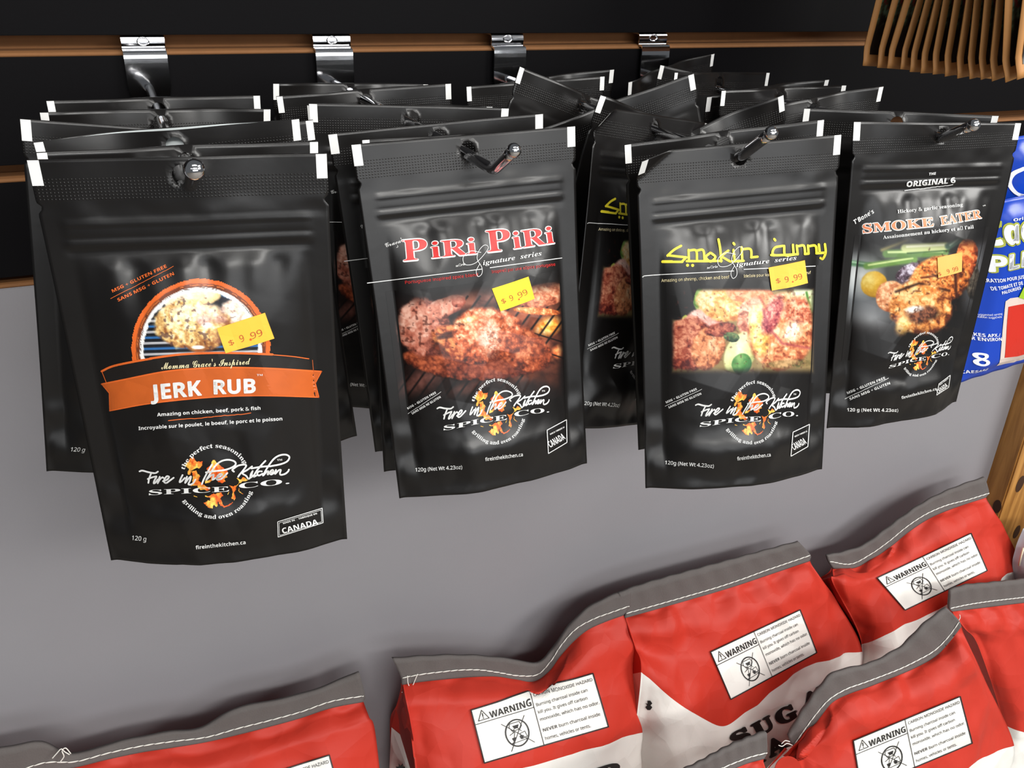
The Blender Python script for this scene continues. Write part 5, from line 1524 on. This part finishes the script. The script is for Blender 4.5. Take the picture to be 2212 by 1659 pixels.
KM = [kraft_meshes(s_) for s_ in (1, 2, 3)]
kb = [(1857, 141, 1893), (1888, 145, 1926), (1909, 146, 1950), (1937, 148, 1982), (1958, 154, 1998), (1981, 157, 2017), (2007, 160, 2040), (2033, 164, 2062), (2060, 168, 2086), (2086, 170, 2109), (2110, 171, 2129), (2134, 174, 2152), (2163, 177, 2178), (2187, 171, 2210)]
ordn = ['leftmost', 'second from the left', 'third from the left', 'fourth from the left', 'fifth from the left', 'sixth from the left', 'seventh from the left', 'eighth from the left', 'ninth from the left', 'tenth from the left', 'fourth from the right', 'third from the right', 'second from the right', 'rightmost and brightest']
xk = 0.562
for i, (bx, by, tx) in enumerate(kb):
    # each stands on the line x = xk: its depth follows from where its lower left corner is seen
    r = ray(np.array((bx, by), float)); y = C[1] + r[1] * (xk / r[0]); P = C + r * (xk / r[0])
    r2 = ray(np.array((tx, 0), float)); Q = C + r2 * ((y - C[1]) / r2[1])
    root = link('kraft_sachet', None, label='brown kraft sachet with dark picture, %s of the row' % ordn[i], category='sachet', group='kraft sachets at the top right')
    root.location = tuple(P)
    d = Q - P; root.rotation_euler = (0.02 * ((i * 7) % 3 - 1), math.atan2(d[0], d[2]), -0.10 + 0.010 * ((i * 5) % 4 - 1.5) + (0.06 if i == 13 else 0))
    b, p = KM[i % 3]
    link('kraft_paper', b, root)
    link('printed_picture', p, root)
kh = link('display_hook', None, label='chrome hook carrying the kraft paper sachets, mostly above the frame', category='hook'); kh.location = (0.61, 0, 0.06)
link('hook_rod', mk_mesh('hook_rod', *tube(np.array([(0, 0, 0), (0, -0.12, 0.0), (0, -0.275, 0.002)]), 0.0025, 14), MT['chrome']), kh)

# ------------------------------------------------------------------ blue packets
def packet(label, t, roll, yaw, art=True):
    root = link('drink_mix_packet', None, label=label, category='packet')
    m = rot((0, 0, yaw)) @ rot((0, roll, 0)); Mx = np.eye(4); Mx[:3, :3] = m; Mx[:3, 3] = t
    root.matrix_world = Matrix(Mx.tolist())
    S = Flat(m, np.array(t))
    nx, nz = 40, 56
    X, Z = np.meshgrid(np.linspace(0, 0.11, nx), np.linspace(0, -0.146, nz), indexing='ij')
    Pf = S.local(X.ravel(), Z.ravel()); Pb = Pf.copy(); Pb[:, 1] = -0.5 * (Pf[:, 1]) + 0.0006
    q = grid_faces(nx, nz); N = nx * nz; idx = np.arange(N).reshape(nx, nz)
    Fc = [tuple(f) for f in q] + [tuple(f[::-1] + N) for f in q]
    ring = list(idx[:, 0]) + list(idx[-1, 1:]) + list(idx[-2::-1, -1]) + list(idx[0, -2:0:-1])
    for a, b in zip(ring, ring[1:] + ring[:1]): Fc.append((a, b, b + N, a + N))
    link('packet_film', mk_mesh('packet_film', np.vstack([Pf, Pb]), Fc, MT['blue']), root)
    return S, root


class Flat:
    def __init__(s, m, t): s.m, s.t = m, t

    def local(s, x, z, off=0.0):
        x, z = np.asarray(x, float), np.asarray(z, float)
        u = np.clip(x / 0.11, 0, 1); v = np.clip(-z / 0.146, 0, 1)
        k = smooth(0.0, 0.12, v) * smooth(1.0, 0.9, v) * smooth(0, 0.16, u) * smooth(1, 0.84, u)
        h = 0.006 * k + 0.0014 * (facet(x / 0.03, z / 0.035, 5) - 0.5) * k + 0.0004 * np.sin(x * 2500) * (smooth(0.05, 0.04, v) + smooth(0.95, 0.96, v)) + off
        return np.stack([x, -h, z], -1)

    def world(s, x, z, off=0.0): return s.local(x, z, off) @ s.m.T + s.t

    def px2mm(s, P):
        P = np.asarray(P, float); r = ray(P); n = s.m[:, 1]
        for it in range(2):
            off = 0.0045 if it == 0 else 0.0045
            o_ = s.t - s.m[:, 1] * off
            k = ((o_ - C) @ n) / (r @ n); L = (C + r * k[:, None] - s.t) @ s.m
        return L[:, [0, 2]]


PT = np.array([0.5787, -0.24, -0.1526])
SB, pk = packet('blue drink mix packet with a glass of red juice printed on it', PT, -0.085, 0.0)
zb = lambda x, y: (1980 + x / 3.017, 300 + y / 3.017)
cs = [T('Caesar', 'sansi', zb(488, 705), zb(1010, 600), 74, 0.014, maxlen=8), T('PLEASER', 'sansi', zb(488, 872), zb(1130, 730), 46, 0.014)]
co_ = [T('Caesar', 'sansi', zb(486, 706), zb(1012, 601), 75, 0.05), T('PLEASER', 'sansi', zb(485, 873), zb(1133, 731), 47, 0.05)]
link('lime_outline', px_drape(SB, co_, 0.0004, MT['lime'], 'lime_outline', 12), pk)
link('name_lettering', px_drape(SB, cs, 0.0007, MT['whiteink'], 'name_lettering', 12), pk)
letters(SB, pk, 0.0007, 'whiteink', [
    ('range_lettering', T('Original', 'sansi', zb(625, 535), zb(800, 500), 8)),
    ('description_lettering', T('PRÉPARATION POUR JUS', 'sans', zb(385, 955), zb(690, 905), 11)), ('description_lettering', T('DE TOMATE ET DE', 'sans', zb(490, 988), zb(682, 945), 11)), ('description_lettering', T('PALOURDES', 'sans', zb(546, 1010), zb(670, 975), 10)),
    ('serving_lettering', T('Suggested serving', 'plain', zb(412, 1160), zb(545, 1140), 6)), ('serving_lettering', T('Présentation suggérée', 'plain', zb(370, 1178), zb(542, 1160), 6)),
    ('yield_lettering', T('MAKES APX./', 'sans', zb(343, 1295), zb(533, 1282), 10)), ('yield_lettering', T('POUR ENVIRON', 'sans', zb(318, 1322), zb(540, 1308), 10)),
    ('yield_number', T('8', 'sans', zb(376, 1476), zb(462, 1470), 40)), ('drink_lettering', T('CAESARS', 'sans', zb(320, 1542), zb(470, 1512), 10))])
gl = [zb(570, 1055), zb(600, 1035), zb(720, 1020), zb(740, 1440), zb(650, 1465), zb(522, 1480)]
link('glass_print', px_drape(SB, [poly(gl)], 0.0004, mat('glass_print', rgb(214, 196, 186), 0.4), 'glass_print', 14), pk)
link('juice_print', px_drape(SB, [poly([zb(588, 1090), zb(740, 1060), zb(740, 1390), zb(648, 1412), zb(556, 1418)])], 0.0006, mat('juice_print', rgb(196, 40, 24), 0.4), 'juice_print', 14), pk)
link('garnish_print', px_drape(SB, [poly([zb(655, 1030), zb(700, 930), zb(740, 900), zb(740, 1060), zb(690, 1040)])], 0.0008, mat('garnish_print', rgb(150, 190, 40), 0.4), 'garnish_print', 14), pk)
SB2, pk2 = packet('blue drink mix packet hanging higher, behind the packet with the juice glass', PT + np.array([0.020, 0.018, 0.040]), -0.06, 0.0)
link('pale_emblem_print', px_drape(SB2, [stroke([zb(690, 190), zb(640, 230), zb(618, 290), zb(640, 350), zb(690, 370)], 7)], 0.0006, MT['whiteink'], 'pale_emblem_print', 10), pk2)
